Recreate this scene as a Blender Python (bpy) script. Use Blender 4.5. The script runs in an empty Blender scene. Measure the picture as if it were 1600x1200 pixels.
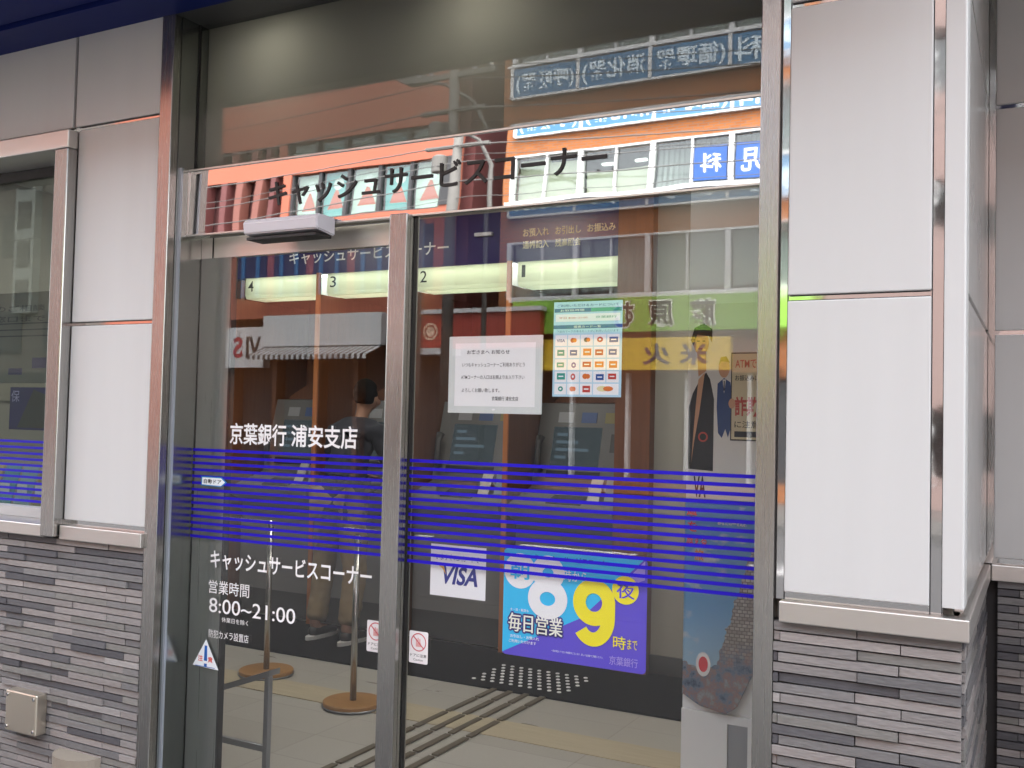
import bpy, bmesh, math, random
from mathutils import Vector, Matrix
random.seed(7)
R = math.radians
scene = bpy.context.scene
COL = scene.collection
PI = math.pi

# ------------------------------------------------------------------ camera
YAW, PIT, ROL = R(28.03), R(2.067), R(1.327)
CAM = Vector((0, -2.55, 1.5))
_f = Vector((-math.sin(YAW)*math.cos(PIT), math.cos(YAW)*math.cos(PIT), math.sin(PIT)))
_r0 = Vector((math.cos(YAW), math.sin(YAW), 0)); _u0 = _r0.cross(_f)
_r = math.cos(ROL)*_r0 + math.sin(ROL)*_u0
_u = -math.sin(ROL)*_r0 + math.cos(ROL)*_u0
cd = bpy.data.cameras.new('camera'); cam = bpy.data.objects.new('camera', cd); COL.objects.link(cam)
cam.matrix_world = Matrix(((_r.x, _u.x, -_f.x, CAM.x), (_r.y, _u.y, -_f.y, CAM.y), (_r.z, _u.z, -_f.z, CAM.z), (0, 0, 0, 1)))
cd.sensor_width = 36; cd.lens = 1550/1600*36; cd.clip_start = .05; cd.clip_end = 600
scene.camera = cam

# ------------------------------------------------------------------ sky, sun, exposure
SUN_EL, SUN_AZ = R(64), R(25)          # bright overcast, the brightest sky above and behind the bank
w = bpy.data.worlds.new('World'); scene.world = w; w.use_nodes = True
nt = w.node_tree; bg = nt.nodes['Background']
sky = nt.nodes.new('ShaderNodeTexSky'); sky.sky_type = 'NISHITA'; sky.sun_disc = False
sky.sun_elevation = SUN_EL; sky.sun_rotation = SUN_AZ; sky.dust_density = 3.0; sky.air_density = 1.0
hsv = nt.nodes.new('ShaderNodeHueSaturation'); hsv.inputs['Saturation'].default_value = .24
nt.links.new(sky.outputs[0], hsv.inputs['Color']); nt.links.new(hsv.outputs[0], bg.inputs['Color'])
bg.inputs['Strength'].default_value = .15
sd = bpy.data.lights.new('sun', 'SUN'); sd.energy = .5; sd.angle = R(20); sd.color = (1, .98, .94)
sun = bpy.data.objects.new('sun', sd); COL.objects.link(sun)
sdir = Vector((math.sin(SUN_AZ)*math.cos(SUN_EL), math.cos(SUN_AZ)*math.cos(SUN_EL), math.sin(SUN_EL)))
sun.rotation_euler = (-sdir).to_track_quat('-Z', 'Y').to_euler(); sun.location = (0, 0, 30)
scene.view_settings.view_transform = 'Standard'; scene.view_settings.look = 'None'
scene.view_settings.exposure = 3.27; scene.view_settings.gamma = 1
scene.render.engine = 'CYCLES'
scene.cycles.use_denoising = True
scene.cycles.max_bounces = 10; scene.cycles.transparent_max_bounces = 24; scene.cycles.caustics_reflective = False
scene.cycles.sample_clamp_indirect = 6

# ------------------------------------------------------------------ materials
def lin(c):
    if isinstance(c, str):
        c = [int(c[i:i+2], 16)/255 for i in (0, 2, 4)]
    return tuple((x/12.92 if x <= .04045 else ((x+.055)/1.055)**2.4) for x in c)
def mat(name, col, rough=.5, metal=0., var=0., scale=8., bump=0., bscale=60., stretch=(1, 1, 1), spec=.5, rvar=0., coat=0.):
    m = bpy.data.materials.new(name); m.use_nodes = True; n = m.node_tree.nodes; l = m.node_tree.links
    b = n['Principled BSDF']; c = lin(col) if isinstance(col, str) else col
    b.inputs['Base Color'].default_value = (*c, 1); b.inputs['Roughness'].default_value = rough
    b.inputs['Metallic'].default_value = metal; b.inputs['Specular IOR Level'].default_value = spec
    b.inputs['Coat Weight'].default_value = coat
    if var or bump or rvar:
        tc = n.new('ShaderNodeTexCoord'); mp = n.new('ShaderNodeMapping'); mp.inputs['Scale'].default_value = stretch
        l.new(tc.outputs['Object'], mp.inputs[0])
        nz = n.new('ShaderNodeTexNoise'); nz.inputs['Scale'].default_value = scale; nz.inputs['Detail'].default_value = 5
        l.new(mp.outputs[0], nz.inputs['Vector'])
        if var:
            mx = n.new('ShaderNodeMix'); mx.data_type = 'RGBA'
            mx.inputs['A'].default_value = (*[max(0, x*(1-var)) for x in c], 1)
            mx.inputs['B'].default_value = (*[min(1, x*(1+var)) for x in c], 1)
            l.new(nz.outputs[0], mx.inputs['Factor']); l.new(mx.outputs['Result'], b.inputs['Base Color'])
        if rvar:
            mr = n.new('ShaderNodeMapRange'); mr.inputs['To Min'].default_value = max(0, rough-rvar); mr.inputs['To Max'].default_value = rough+rvar
            mr.inputs['From Min'].default_value = .3; mr.inputs['From Max'].default_value = .7
            l.new(nz.outputs[0], mr.inputs[0]); l.new(mr.outputs[0], b.inputs['Roughness'])
        if bump:
            n2 = n.new('ShaderNodeTexNoise'); n2.inputs['Scale'].default_value = bscale; n2.inputs['Detail'].default_value = 3
            l.new(mp.outputs[0], n2.inputs['Vector'])
            bp = n.new('ShaderNodeBump'); bp.inputs['Strength'].default_value = bump; bp.inputs['Distance'].default_value = .002
            l.new(n2.outputs[0], bp.inputs['Height']); l.new(bp.outputs[0], b.inputs['Normal'])
    return m
def emit(name, col, s):
    m = bpy.data.materials.new(name); m.use_nodes = True; n = m.node_tree.nodes; l = m.node_tree.links
    n.remove(n['Principled BSDF']); e = n.new('ShaderNodeEmission'); e.inputs[0].default_value = (*(lin(col) if isinstance(col, str) else col), 1)
    e.inputs[1].default_value = s; l.new(e.outputs[0], n['Material Output'].inputs[0]); return m
def glass_mat(name, ior=1.5, tint=(.975, .98, .98)):
    m = bpy.data.materials.new(name); m.use_nodes = True; n = m.node_tree.nodes; l = m.node_tree.links
    n.remove(n['Principled BSDF']); t = n.new('ShaderNodeBsdfTransparent'); t.inputs[0].default_value = (*tint, 1)
    g = n.new('ShaderNodeBsdfGlossy'); g.inputs['Roughness'].default_value = 0
    ge = n.new('ShaderNodeNewGeometry'); dt = n.new('ShaderNodeVectorMath'); dt.operation = 'DOT_PRODUCT'
    l.new(ge.outputs['Incoming'], dt.inputs[0]); l.new(ge.outputs['Normal'], dt.inputs[1])
    def mt(op, a, b):
        q = n.new('ShaderNodeMath'); q.operation = op
        for k, v in enumerate((a, b)):
            if isinstance(v, (int, float)): q.inputs[k].default_value = v
            else: l.new(v, q.inputs[k])
        return q
    r0 = ((ior-1)/(ior+1))**2                       # Schlick reflectance of one surface of the pane
    f = mt('ADD', mt('MULTIPLY', mt('POWER', mt('SUBTRACT', 1, mt('ABSOLUTE', dt.outputs['Value'], 0).outputs[0]).outputs[0], 5).outputs[0], 1-r0).outputs[0], r0)
    x = n.new('ShaderNodeMixShader'); l.new(f.outputs[0], x.inputs[0]); l.new(t.outputs[0], x.inputs[1]); l.new(g.outputs[0], x.inputs[2])
    l.new(x.outputs[0], n['Material Output'].inputs[0]); return m
def frosted_mat(name, col, trans):
    m = bpy.data.materials.new(name); m.use_nodes = True; n = m.node_tree.nodes; l = m.node_tree.links
    n.remove(n['Principled BSDF']); d = n.new('ShaderNodeBsdfDiffuse'); d.inputs[0].default_value = (*col, 1)
    t = n.new('ShaderNodeBsdfTranslucent'); t.inputs[0].default_value = (*[min(1, c*2.2) for c in col], 1)
    x = n.new('ShaderNodeMixShader'); x.inputs[0].default_value = trans
    l.new(d.outputs[0], x.inputs[1]); l.new(t.outputs[0], x.inputs[2]); l.new(x.outputs[0], n['Material Output'].inputs[0]); return m
def brick_mat(name, c1, c2, mortar, sx, sz, gap=.012):
    m = bpy.data.materials.new(name); m.use_nodes = True; n = m.node_tree.nodes; l = m.node_tree.links
    b = n['Principled BSDF']; b.inputs['Roughness'].default_value = .9; b.inputs['Specular IOR Level'].default_value = .1
    tc = n.new('ShaderNodeTexCoord'); sp = n.new('ShaderNodeSeparateXYZ'); cb = n.new('ShaderNodeCombineXYZ'); ad = n.new('ShaderNodeMath')
    l.new(tc.outputs['Object'], sp.inputs[0]); l.new(sp.outputs['X'], ad.inputs[0]); l.new(sp.outputs['Y'], ad.inputs[1])
    l.new(ad.outputs[0], cb.inputs['X']); l.new(sp.outputs['Z'], cb.inputs['Y'])
    k = n.new('ShaderNodeTexBrick'); k.inputs['Scale'].default_value = 1; k.inputs['Brick Width'].default_value = sx; k.inputs['Row Height'].default_value = sz
    k.inputs['Mortar Size'].default_value = gap; k.inputs['Color1'].default_value = (*c1, 1); k.inputs['Color2'].default_value = (*c2, 1); k.inputs['Mortar'].default_value = (*mortar, 1)
    l.new(cb.outputs[0], k.inputs['Vector']); l.new(k.outputs['Color'], b.inputs['Base Color']); return m

M = {}
M['panel'] = mat('satin white panel', (.615, .625, .615), .36, var=.05, scale=1.6, stretch=(5, 5, .5), bump=.03, bscale=400, rvar=.05)
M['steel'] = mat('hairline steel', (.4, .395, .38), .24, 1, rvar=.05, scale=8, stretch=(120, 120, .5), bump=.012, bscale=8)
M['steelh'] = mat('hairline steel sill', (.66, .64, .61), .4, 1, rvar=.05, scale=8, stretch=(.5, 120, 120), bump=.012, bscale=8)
M['boxsteel'] = mat('warm brushed steel', (.72, .66, .56), .36, 1, rvar=.06, scale=8, stretch=(120, 120, .5), bump=.012, bscale=8)
M['guard'] = mat('bluish glass edge', (.45, .5, .56), .25, .5)
M['darksteel'] = mat('dark grey metal', (.27, .285, .265), .35, .7, rvar=.08, scale=3, stretch=(60, 60, .6))
M['mirror'] = mat('polished steel', (.7, .69, .68), .015, 1, bump=.03, bscale=5)
M['chrome'] = mat('polished joint trim', (.5, .49, .48), .05, 1, bump=.3, bscale=6)
M['gasket'] = mat('black gasket', (.012, .012, .012), .5)
M['grout'] = mat('dark grout', (.035, .033, .033), .9)
M['canopy'] = mat('dark blue metal', (.008, .018, .13), .5, var=.1, rvar=.05, scale=2, spec=.15)
M['navy'] = mat('navy fascia', (.012, .012, .11), .35, var=.1, rvar=.05, scale=2)
M['glass'] = glass_mat('clear glass', 1.62)
M['winglass'] = glass_mat('window glass', 1.62, (.8, .85, .83))
M['frost'] = frosted_mat('frosted panel', (.2, .2, .185), .6)
M['white'] = mat('white vinyl', (.9, .9, .9), .5)
M['black'] = mat('black vinyl', (.012, .012, .012), .5)
M['stripe'] = mat('blue violet vinyl', (.02, .008, .5), .5, spec=.2)
M['stone'] = mat('beige stone floor', (.42, .40, .36), .35, var=.12, scale=2.2, stretch=(.5, 2, 1), rvar=.08)
def stone_mat():
    m = M['stone']; n = m.node_tree.nodes; l = m.node_tree.links; b = n['Principled BSDF']
    src = b.inputs['Base Color'].links[0].from_socket; tc = n.new('ShaderNodeTexCoord'); k = n.new('ShaderNodeTexBrick')
    k.inputs['Scale'].default_value = 1; k.inputs['Brick Width'].default_value = .6; k.inputs['Row Height'].default_value = .3; k.inputs['Mortar Size'].default_value = .0025; k.offset = 0
    k.inputs['Color1'].default_value = (1, 1, 1, 1); k.inputs['Color2'].default_value = (.9, .89, .88, 1); k.inputs['Mortar'].default_value = (.72, .7, .68, 1)
    l.new(tc.outputs['Object'], k.inputs['Vector']); mx = n.new('ShaderNodeMix'); mx.data_type = 'RGBA'; mx.blend_type = 'MULTIPLY'; mx.inputs['Factor'].default_value = 1
    l.new(src, mx.inputs['A']); l.new(k.outputs['Color'], mx.inputs['B']); l.new(mx.outputs['Result'], b.inputs['Base Color'])
stone_mat()
M['woodfloor'] = mat('pale wood strip', (.45, .385, .27), .4, var=.15, scale=4, stretch=(1, 12, 1))
M['mat'] = mat('charcoal carpet', (.008, .008, .009), .95, var=.3, scale=200, bump=.3, bscale=500, spec=.1)
M['brown'] = mat('brown wood', (.15, .055, .024), .45, var=.25, scale=3, stretch=(14, 14, 1))
M['orangewood'] = mat('orange wood edge', (.42, .15, .045), .45, var=.2, scale=3, stretch=(14, 14, 1))  # lighter orange wood tone; light on partition edges is put into the colour
M['woodbase'] = mat('oak disc', (.32, .16, .05), .45, var=.25, scale=4, stretch=(1, 12, 1))
M['wallint'] = mat('beige wall', (.33, .315, .28), .8, var=.04, scale=2)
M['ceil'] = mat('white ceiling', (.6, .6, .58), .9, var=.03)
M['atm'] = mat('grey machine casing', (.15, .15, .15), .45, var=.06, scale=3)
M['atmdark'] = mat('dark machine casing', (.06, .06, .062), .45, var=.1, scale=3)
M['paper'] = mat('white paper', (.8, .8, .8), .7)
M['plastic'] = mat('white plastic', (.72, .70, .74), .35)
M['galv'] = mat('grey metal tube', (.32, .33, .35), .35, .7, rvar=.06, scale=5)
M['lightbox'] = emit('lit box', (.83, .93, .52), .2)
M['acrylic'] = frosted_mat('milky acrylic', (.42, .435, .37), .6); M['tube'] = emit('fluorescent tube', (.96, 1, .88), 1.9)
M['lamp'] = emit('ceiling lamp', (1, .95, .87), 1.8)
M['bulb'] = emit('warm lamp', (1, .93, .8), 5.5)
M['skin'] = mat('skin', (.34, .19, .13), .55, var=.05)
M['hair'] = mat('black hair', (.004, .0035, .003), .7, spec=.1, bump=.4, bscale=120)
M['jacket'] = mat('dark navy cloth', (.018, .02, .03), .85, var=.2, scale=12, bump=.3, bscale=60)
M['khaki'] = mat('khaki cloth', (.21, .155, .085), .85, var=.12, scale=10, bump=.3, bscale=50)
M['shoe'] = mat('black shoe', (.02, .02, .02), .5)
M['concrete'] = mat('dark paving', (.075, .073, .07), .85, var=.12, scale=1.5)
M['pole'] = mat('weathered pole', (.12, .115, .105), .85, var=.1)
M['lintel'] = mat('dark grey lintel', (.05, .05, .05), .5)
M['dimwall'] = mat('grey brown wall', (.085, .074, .064), .8, var=.1)
M['asphalt'] = mat('asphalt', (.05, .05, .052), .9, var=.25, scale=30)
M['ground'] = mat('ground', (.2, .19, .17), .95, var=.15, scale=.5)
M['brick'] = brick_mat('orange brick', (.33, .112, .032), (.26, .085, .026), (.2, .12, .08), .23, .075)
M['salmon'] = mat('salmon paint', (.31, .104, .068), .9, var=.06, scale=1.2, spec=.08)
M['deepmaroon'] = mat('deep maroon', (.06, .014, .014), .7, var=.1)
M['pinkwall'] = mat('pale pink wall', (.22, .155, .14), .8, var=.06)
M['palebay'] = mat('pale render', (.18, .19, .175), .8, var=.08)
M['louvre'] = mat('dull salmon louvre', (.16, .055, .04), .7, var=.1)
M['maroon'] = mat('maroon paint', (.1, .026, .024), .7, var=.1)
M['frame'] = mat('white aluminium', (.56, .56, .555), .45)
M['dark'] = mat('dark interior', (.03, .03, .032), .8, var=.2)
M['blind'] = mat('cream blind', (.52, .49, .38), .8, var=.06)
M['curtain'] = mat('grey white curtain', (.5, .51, .5), .85)
M['signblue'] = mat('blue sign', (.006, .06, .24), .45)
M['signteal'] = mat('deep blue sign', (.03, .13, .25), .45)
M['green'] = mat('green fascia', (.22, .45, .05), .45)
M['yellow'] = mat('yellow fascia', (.75, .5, .03), .45)
M['red'] = mat('brick red fascia', (.33, .04, .025), .5, var=.06)
M['greywin'] = mat('grey blind', (.38, .38, .36), .7, var=.05)
M['teal'] = mat('teal poster', (.12, .38, .38), .5, var=.5, scale=1.5)
M['palewin'] = mat('pale mint panel', (.6, .68, .6), .5, var=.12, scale=2)
M['cable'] = mat('grey cable', (.09, .085, .08), .6)
M['bark'] = mat('bark', (.12, .1, .08), .9, var=.2)
# tiles: each tile carries its own glaze colour
def tile_mat():
    m = bpy.data.materials.new('split face tile'); m.use_nodes = True; n = m.node_tree.nodes; l = m.node_tree.links
    b = n['Principled BSDF']; b.inputs['Roughness'].default_value = .6
    a = n.new('ShaderNodeVertexColor'); a.layer_name = 'glaze'
    tc = n.new('ShaderNodeTexCoord'); mp = n.new('ShaderNodeMapping'); mp.inputs['Scale'].default_value = (1, 1, 7); l.new(tc.outputs['Object'], mp.inputs[0])
    nz = n.new('ShaderNodeTexNoise'); nz.inputs['Scale'].default_value = 35; nz.inputs['Detail'].default_value = 6; l.new(mp.outputs[0], nz.inputs['Vector'])
    mr = n.new('ShaderNodeMapRange'); mr.inputs['To Min'].default_value = .62; mr.inputs['To Max'].default_value = 1.38; l.new(nz.outputs[0], mr.inputs[0])
    mx = n.new('ShaderNodeMix'); mx.data_type = 'RGBA'; mx.blend_type = 'MULTIPLY'; mx.inputs['Factor'].default_value = 1
    l.new(a.outputs[0], mx.inputs['A']); l.new(mr.outputs[0], mx.inputs['B']); l.new(mx.outputs['Result'], b.inputs['Base Color'])
    bp = n.new('ShaderNodeBump'); bp.inputs['Strength'].default_value = .5; bp.inputs['Distance'].default_value = .003
    l.new(nz.outputs[0], bp.inputs['Height']); l.new(bp.outputs[0], b.inputs['Normal']); return m
M['tile'] = tile_mat()
M['cover'] = mat('beige pipe cover', (.27, .235, .19), .5, var=.06)
M['guidebar'] = mat('dark bronze bar', (.11, .09, .06), .45)
M['jambsteel'] = mat('polished jamb steel', (.38, .4, .385), .2, 1, rvar=.04, scale=3, stretch=(60, 60, .6))
M['screenui'] = emit('screen buttons', (.35, .5, .6), .025)
M['screen'] = emit('machine screen', (.2, .26, .28), .02)
M['lamp2'] = emit('office lamp', (.9, .95, .9), .8)

# ------------------------------------------------------------------ mesh helpers
def box(bm, x0, x1, y0, y1, z0, z1, mi=0, bev=0.):
    vs = [bm.verts.new((x, y, z)) for x in (x0, x1) for y in (y0, y1) for z in (z0, z1)]
    fs = [bm.faces.new([vs[i] for i in q]) for q in ((0, 1, 3, 2), (4, 6, 7, 5), (0, 4, 5, 1), (2, 3, 7, 6), (0, 2, 6, 4), (1, 5, 7, 3))]
    for f in fs: f.material_index = mi
    if bev:
        es = list({e for f in fs for e in f.edges})
        r = bmesh.ops.bevel(bm, geom=es, offset=bev, segments=2, affect='EDGES', profile=.5)
        for f in r['faces']: f.material_index = mi
    return fs
def prism(bm, pts, a, b, axis='x', mi=0):
    def P(p, t): return (t, p[0], p[1]) if axis == 'x' else ((p[0], t, p[1]) if axis == 'y' else (p[0], p[1], t))
    A = [bm.verts.new(P(p, a)) for p in pts]; B = [bm.verts.new(P(p, b)) for p in pts]; n = len(pts)
    fs = [bm.faces.new(A), bm.faces.new(B[::-1])]
    for i in range(n): fs.append(bm.faces.new((A[i], B[i], B[(i+1) % n], A[(i+1) % n])))
    bmesh.ops.recalc_face_normals(bm, faces=fs)
    for f in fs: f.material_index = mi
    return fs
def tube(bm, pts, rad, seg=10, mi=0):
    pts = [Vector(p) for p in pts]; rings = []
    rr = rad if isinstance(rad, (list, tuple)) else [rad]*len(pts)
    for i, p in enumerate(pts):
        d = (pts[min(i+1, len(pts)-1)] - pts[max(i-1, 0)]).normalized()
        a = d.orthogonal().normalized() if i == 0 else (a - d*a.dot(d)).normalized()
        b = d.cross(a); rings.append([bm.verts.new(p + rr[i]*(math.cos(2*PI*k/seg)*a + math.sin(2*PI*k/seg)*b)) for k in range(seg)])
    for i in range(len(rings)-1):
        for k in range(seg):
            f = bm.faces.new((rings[i][k], rings[i][(k+1) % seg], rings[i+1][(k+1) % seg], rings[i+1][k])); f.smooth = True; f.material_index = mi
    for f in (bm.faces.new(rings[0][::-1]), bm.faces.new(rings[-1])): f.material_index = mi
def lathe(bm, prof, cx, cy, seg=32, mi=0):
    rings = [[bm.verts.new((cx+r*math.cos(2*PI*k/seg), cy+r*math.sin(2*PI*k/seg), z)) for k in range(seg)] for r, z in prof]
    for i in range(len(rings)-1):
        for k in range(seg):
            f = bm.faces.new((rings[i][k], rings[i][(k+1) % seg], rings[i+1][(k+1) % seg], rings[i+1][k])); f.material_index = mi
    bm.faces.new(rings[0][::-1]).material_index = mi; bm.faces.new(rings[-1]).material_index = mi
def setp(o, par):
    if par is not None:
        o.parent = par
        if par.type == 'EMPTY': o.matrix_parent_inverse = Matrix.Translation(-Vector(par.location))
def obj(name, bm, ms, par=None):
    me = bpy.data.meshes.new(name); bm.to_mesh(me); bm.free()
    for m in (ms if isinstance(ms, (list, tuple)) else [ms]): me.materials.append(M[m] if isinstance(m, str) else m)
    o = bpy.data.objects.new(name, me); COL.objects.link(o); setp(o, par); return o
def B(name, ms, par, *boxes, bev=0.):
    bm = bmesh.new()
    for b in boxes: box(bm, *b, bev=bev)
    return obj(name, bm, ms, par)
def tag(o, label, cat, group=None):
    o['label'] = label; o['category'] = cat
    if group: o['group'] = group
    return o
def thing(name, label, cat, loc=(0, 0, 0), group=None):
    o = bpy.data.objects.new(name, None); COL.objects.link(o); o.location = loc; o.empty_display_size = .1
    return tag(o, label, cat, group)
def struct(name, bm, ms):
    o = obj(name, bm, ms); o['kind'] = 'structure'; return o

_tc = {}
def text_geo(s, bold=0.):
    k = (s, bold)
    if k in _tc: return _tc[k]
    cu = bpy.data.curves.new('t', 'FONT'); cu.body = s; cu.size = 1; cu.offset = bold; cu.resolution_u = 4
    o = bpy.data.objects.new('t', cu); COL.objects.link(o)
    dg = bpy.context.evaluated_depsgraph_get(); me = o.evaluated_get(dg).to_mesh()
    vs = [(v.co.x, v.co.y) for v in me.vertices]; fs = [tuple(p.vertices) for p in me.polygons]
    bpy.data.objects.remove(o); bpy.data.curves.remove(cu)
    x0 = min(v[0] for v in vs); x1 = max(v[0] for v in vs); y0 = min(v[1] for v in vs); y1 = max(v[1] for v in vs)
    _tc[k] = ([((x-x0)/(x1-x0), (y-y0)/(y1-y0)) for x, y in vs], fs, (x1-x0)/(y1-y0)); return _tc[k]
def text(bm, s, x0, x1, z0, z1, y, mi=0, bold=0., back=False, skew=0., keep=False):
    """lettering on the plane Y=y, read from -Y (or from +Y when back: then x0 > x1 is the reader's left to right)"""
    vs, fs, asp = text_geo(s, bold)
    if keep: x1 = x0 + (1 if x1 > x0 else -1)*asp*(z1-z0)
    V = [bm.verts.new((x0+a*(x1-x0)+skew*b*(z1-z0), y, z0+b*(z1-z0))) for a, b in vs]
    for f in fs:
        try: q = bm.faces.new([V[i] for i in f]); q.material_index = mi
        except ValueError: pass
def quad(bm, x0, x1, z0, z1, y, mi=0, back=False):
    v = [bm.verts.new(p) for p in ((x0, y, z0), (x1, y, z0), (x1, y, z1), (x0, y, z1))]
    f = bm.faces.new(v[::-1] if back else v); f.material_index = mi; return f
def poly(bm, pts, y, mi=0):
    f = bm.faces.new([bm.verts.new((p[0], y, p[1])) for p in pts]); f.material_index = mi
    bmesh.ops.triangulate(bm, faces=[f]) if len(pts) > 4 else None
    return f
def disc(bm, cx, cz, rx, rz, y, mi=0, n=40):
    poly(bm, [(cx+rx*math.cos(2*PI*k/n), cz+rz*math.sin(2*PI*k/n)) for k in range(n)], y, mi)
def ring(bm, cx, cz, ra, rb, y, mi=0, n=36, asp=1.):
    for k in range(n):
        a, b = 2*PI*k/n, 2*PI*(k+1)/n
        f = bm.faces.new([bm.verts.new((cx+r*math.cos(t)*asp, y, cz+r*math.sin(t))) for r, t in ((ra, a), (rb, a), (rb, b), (ra, b))]); f.material_index = mi
def rrect(x0, x1, z0, z1, r, n=6):
    P = []
    for cx, cz, a in ((x1-r, z1-r, 0), (x0+r, z1-r, PI/2), (x0+r, z0+r, PI), (x1-r, z0+r, 1.5*PI)):
        P += [(cx+r*math.cos(a+PI/2*k/n), cz+r*math.sin(a+PI/2*k/n)) for k in range(n+1)]
    return P

# ------------------------------------------------------------------ ground
bm = bmesh.new(); box(bm, -150, 150, -150, 150, -.6, -.2); struct('ground', bm, 'ground')
bm = bmesh.new(); box(bm, -60, 60, -4.4, -.06, -.3, -.02); struct('pavement', bm, 'concrete')
bm = bmesh.new(); box(bm, -60, 60, -13.2, -4.55, -.3, -.14); struct('road', bm, 'asphalt')
bm = bmesh.new()
for i in range(-20, 20): box(bm, i*3, i*3+1.6, -8.95, -8.8, -.139, -.134)
struct('road_marking', bm, 'white')
bm = bmesh.new(); box(bm, -60, 60, -4.55, -4.4, -.3, -.015); box(bm, -60, 60, -13.35, -13.2, -.3, -.015); struct('kerb', bm, 'concrete')
bm = bmesh.new(); box(bm, -60, 60, -17.2, -13.35, -.3, -.02); struct('far_pavement', bm, 'concrete')
bm = bmesh.new(); box(bm, -6.2, .9, -.06, 4.2, -.15, 0.); struct('interior_floor', bm, 'stone')
bm = bmesh.new(); box(bm, -6.2, .9, 1.62, 1.86, .0005, .004); struct('floor_band', bm, 'woodfloor')
bm = bmesh.new(); box(bm, -6.15, .3, 2.33, 3.16, .0005, .012); M_o = struct('floor_mat', bm, 'mat')

# ------------------------------------------------------------------ the bank
bank = thing('bank_building', 'bank branch front with satin white panels, grey split tile base and blue canopy', 'building', (-2, 0, 0))
Z0, Z1, Z2, Z3, ZT = 1.063, 1.826, 2.583, 2.945, 2.945
def panel(x0, x1, z0, z1, y=0., d=.03):
    g = .0075
    bm = bmesh.new(); box(bm, x0, x1, y, y+d, z0+g, z1-g, bev=.003); return obj('wall_panel', bm, 'panel', bank)
XL = -8.4
# left section
for x0, z0, z1 in ((-3.274, Z0+.012, Z1), (-3.274, Z1, Z2), (-3.296, Z2, ZT+.05)):
    panel(x0, -2.84, z0, z1)
panel(-5.0, -3.312, Z2, ZT+.05); panel(-6.7, -5.01, Z2, ZT+.05); panel(XL, -6.71, Z2, ZT+.05)
# right pillar
panel(-.568, -.229, Z0+.012, Z1); panel(-.568, -.229, Z1, Z2); panel(-.568, -.229, Z2, 3.4)
def corner_panel():
    bm = bmesh.new(); r = .006; pts = [(-.2005, 0.03), (-.2005, 0)]
    pts += [(-.153-r+r*math.sin(t), r-r*math.cos(t)) for t in [PI/2*k/8 for k in range(9)]]
    pts += [(-.153, .075), (-.168, .075), (-.168, .045), (-.183, .03)]
    prism(bm, pts, Z0+.02, 3.4, 'z')
    for f in bm.faces:
        if abs(f.normal.z) < .5: f.smooth = False
    return obj('corner_panel', bm, 'panel', bank)
corner_panel()
# return face of the pillar and the recessed wall
def rpanel(y0, y1, z0, z1):
    bm = bmesh.new(); box(bm, -.18, -.153, y0, y1, z0+.0075, z1-.0075, bev=.003); obj('wall_panel', bm, 'returnpanel', bank)
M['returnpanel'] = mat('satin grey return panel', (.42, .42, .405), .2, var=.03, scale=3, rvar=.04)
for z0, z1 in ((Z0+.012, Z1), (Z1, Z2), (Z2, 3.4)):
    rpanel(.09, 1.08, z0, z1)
    panel(-.132, 1.312, z0, z1, 1.1)
# polished joint backing behind the panels
B('joint_trim', 'chrome', bank, (XL, -2.84, .011, .028, Z2-.03, ZT+.05), (-3.312, -2.838, .011, .028, Z0, Z2-.03),
  (-.592, -.1995, .011, .028, Z0, 3.4), (-.178, -.158, .06, 1.095, Z0, 3.4), (-.175, 2.6, 1.108, 1.128, Z0, 3.4))
B('lintel', 'lintel', bank, (-2.84, -.592, -.0005, .3, ZT+.0005, 3.4))
def gk(*a): B('joint_gasket', 'gasket', bank, a)
for xa, xb in ((-.592, -.568), (-.229, -.2005)):
    for x in (xa, xb-.0022): gk(x+.0001, x+.0021, .0075, .0105, Z0, 3.4)
for z in (Z1, Z2):
    for x0_, x1_ in ((-.568, -.229), (-3.274, -2.84)):
        for q in (z-.0072, z+.0052): gk(x0_+.003, x1_-.003, .0072, .0104, q, q+.002)
for q in (Z2-.0072, Z2+.0052): gk(XL, -3.31, .0072, .0104, q, q+.002)
# sills
for a in ((-3.27, -2.836, -.022, .03), (-.575, -.14, -.022, .03), (-.168, -.14, .031, 1.08), (-.138, 1.312, 1.081, 1.13)):
    bm = bmesh.new(); box(bm, *a, 1.01, 1.0625, bev=.003); obj('sill', bm, 'steelh', bank)
# split-face tiles, one mesh per wall face
PAL = [(.265, .244, .235), (.295, .272, .26), (.23, .217, .211), (.19, .185, .183), (.152, .15, .152), (.115, .114, .121), (.083, .082, .09), (.205, .2, .187), (.32, .305, .295)]
WGT = [16, 9, 16, 14, 12, 12, 9, 10, 3]
def tiles(u0, u1, zt, place, off=0.):
    bm = bmesh.new(); ly = bm.loops.layers.float_color.new('glaze')
    h, L = .0257, .285; row = 0; z = zt
    while z > -.03:
        u = u0 - (.12, .77)[row % 2]*L - off + random.uniform(-.004, .004)
        c = None
        while u < u1:
            a, b = max(u, u0), min(u+L, u1)
            if b-a > .004:
                if c is None or random.random() < .8: c = random.choices(PAL, WGT)[0]
                k = random.uniform(.9, 1.1); cc = tuple(x*k for x in c)
                d = random.uniform(0, .011)
                fs = place(bm, a+.0012, b-.0012, z-h+.0034, z-.001, d)
                for f in fs:
                    for lp in f.loops: lp[ly] = (*cc, 1)
            u += L
        z -= h; row += 1
    return bm
def pf(y): return lambda bm, a, b, z0, z1, d: box(bm, a, b, y-.004-d, y+.012, z0, z1)
obj('tile_cladding', tiles(XL, -2.838, 1.0095, pf(.006)), 'tile', bank)
obj('tile_cladding', tiles(-.592, -.157, 1.0095, pf(.006), .05), 'tile', bank)
obj('tile_cladding', tiles(-.12, 1.312, 1.0095, pf(1.106)), 'tile', bank)
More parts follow.
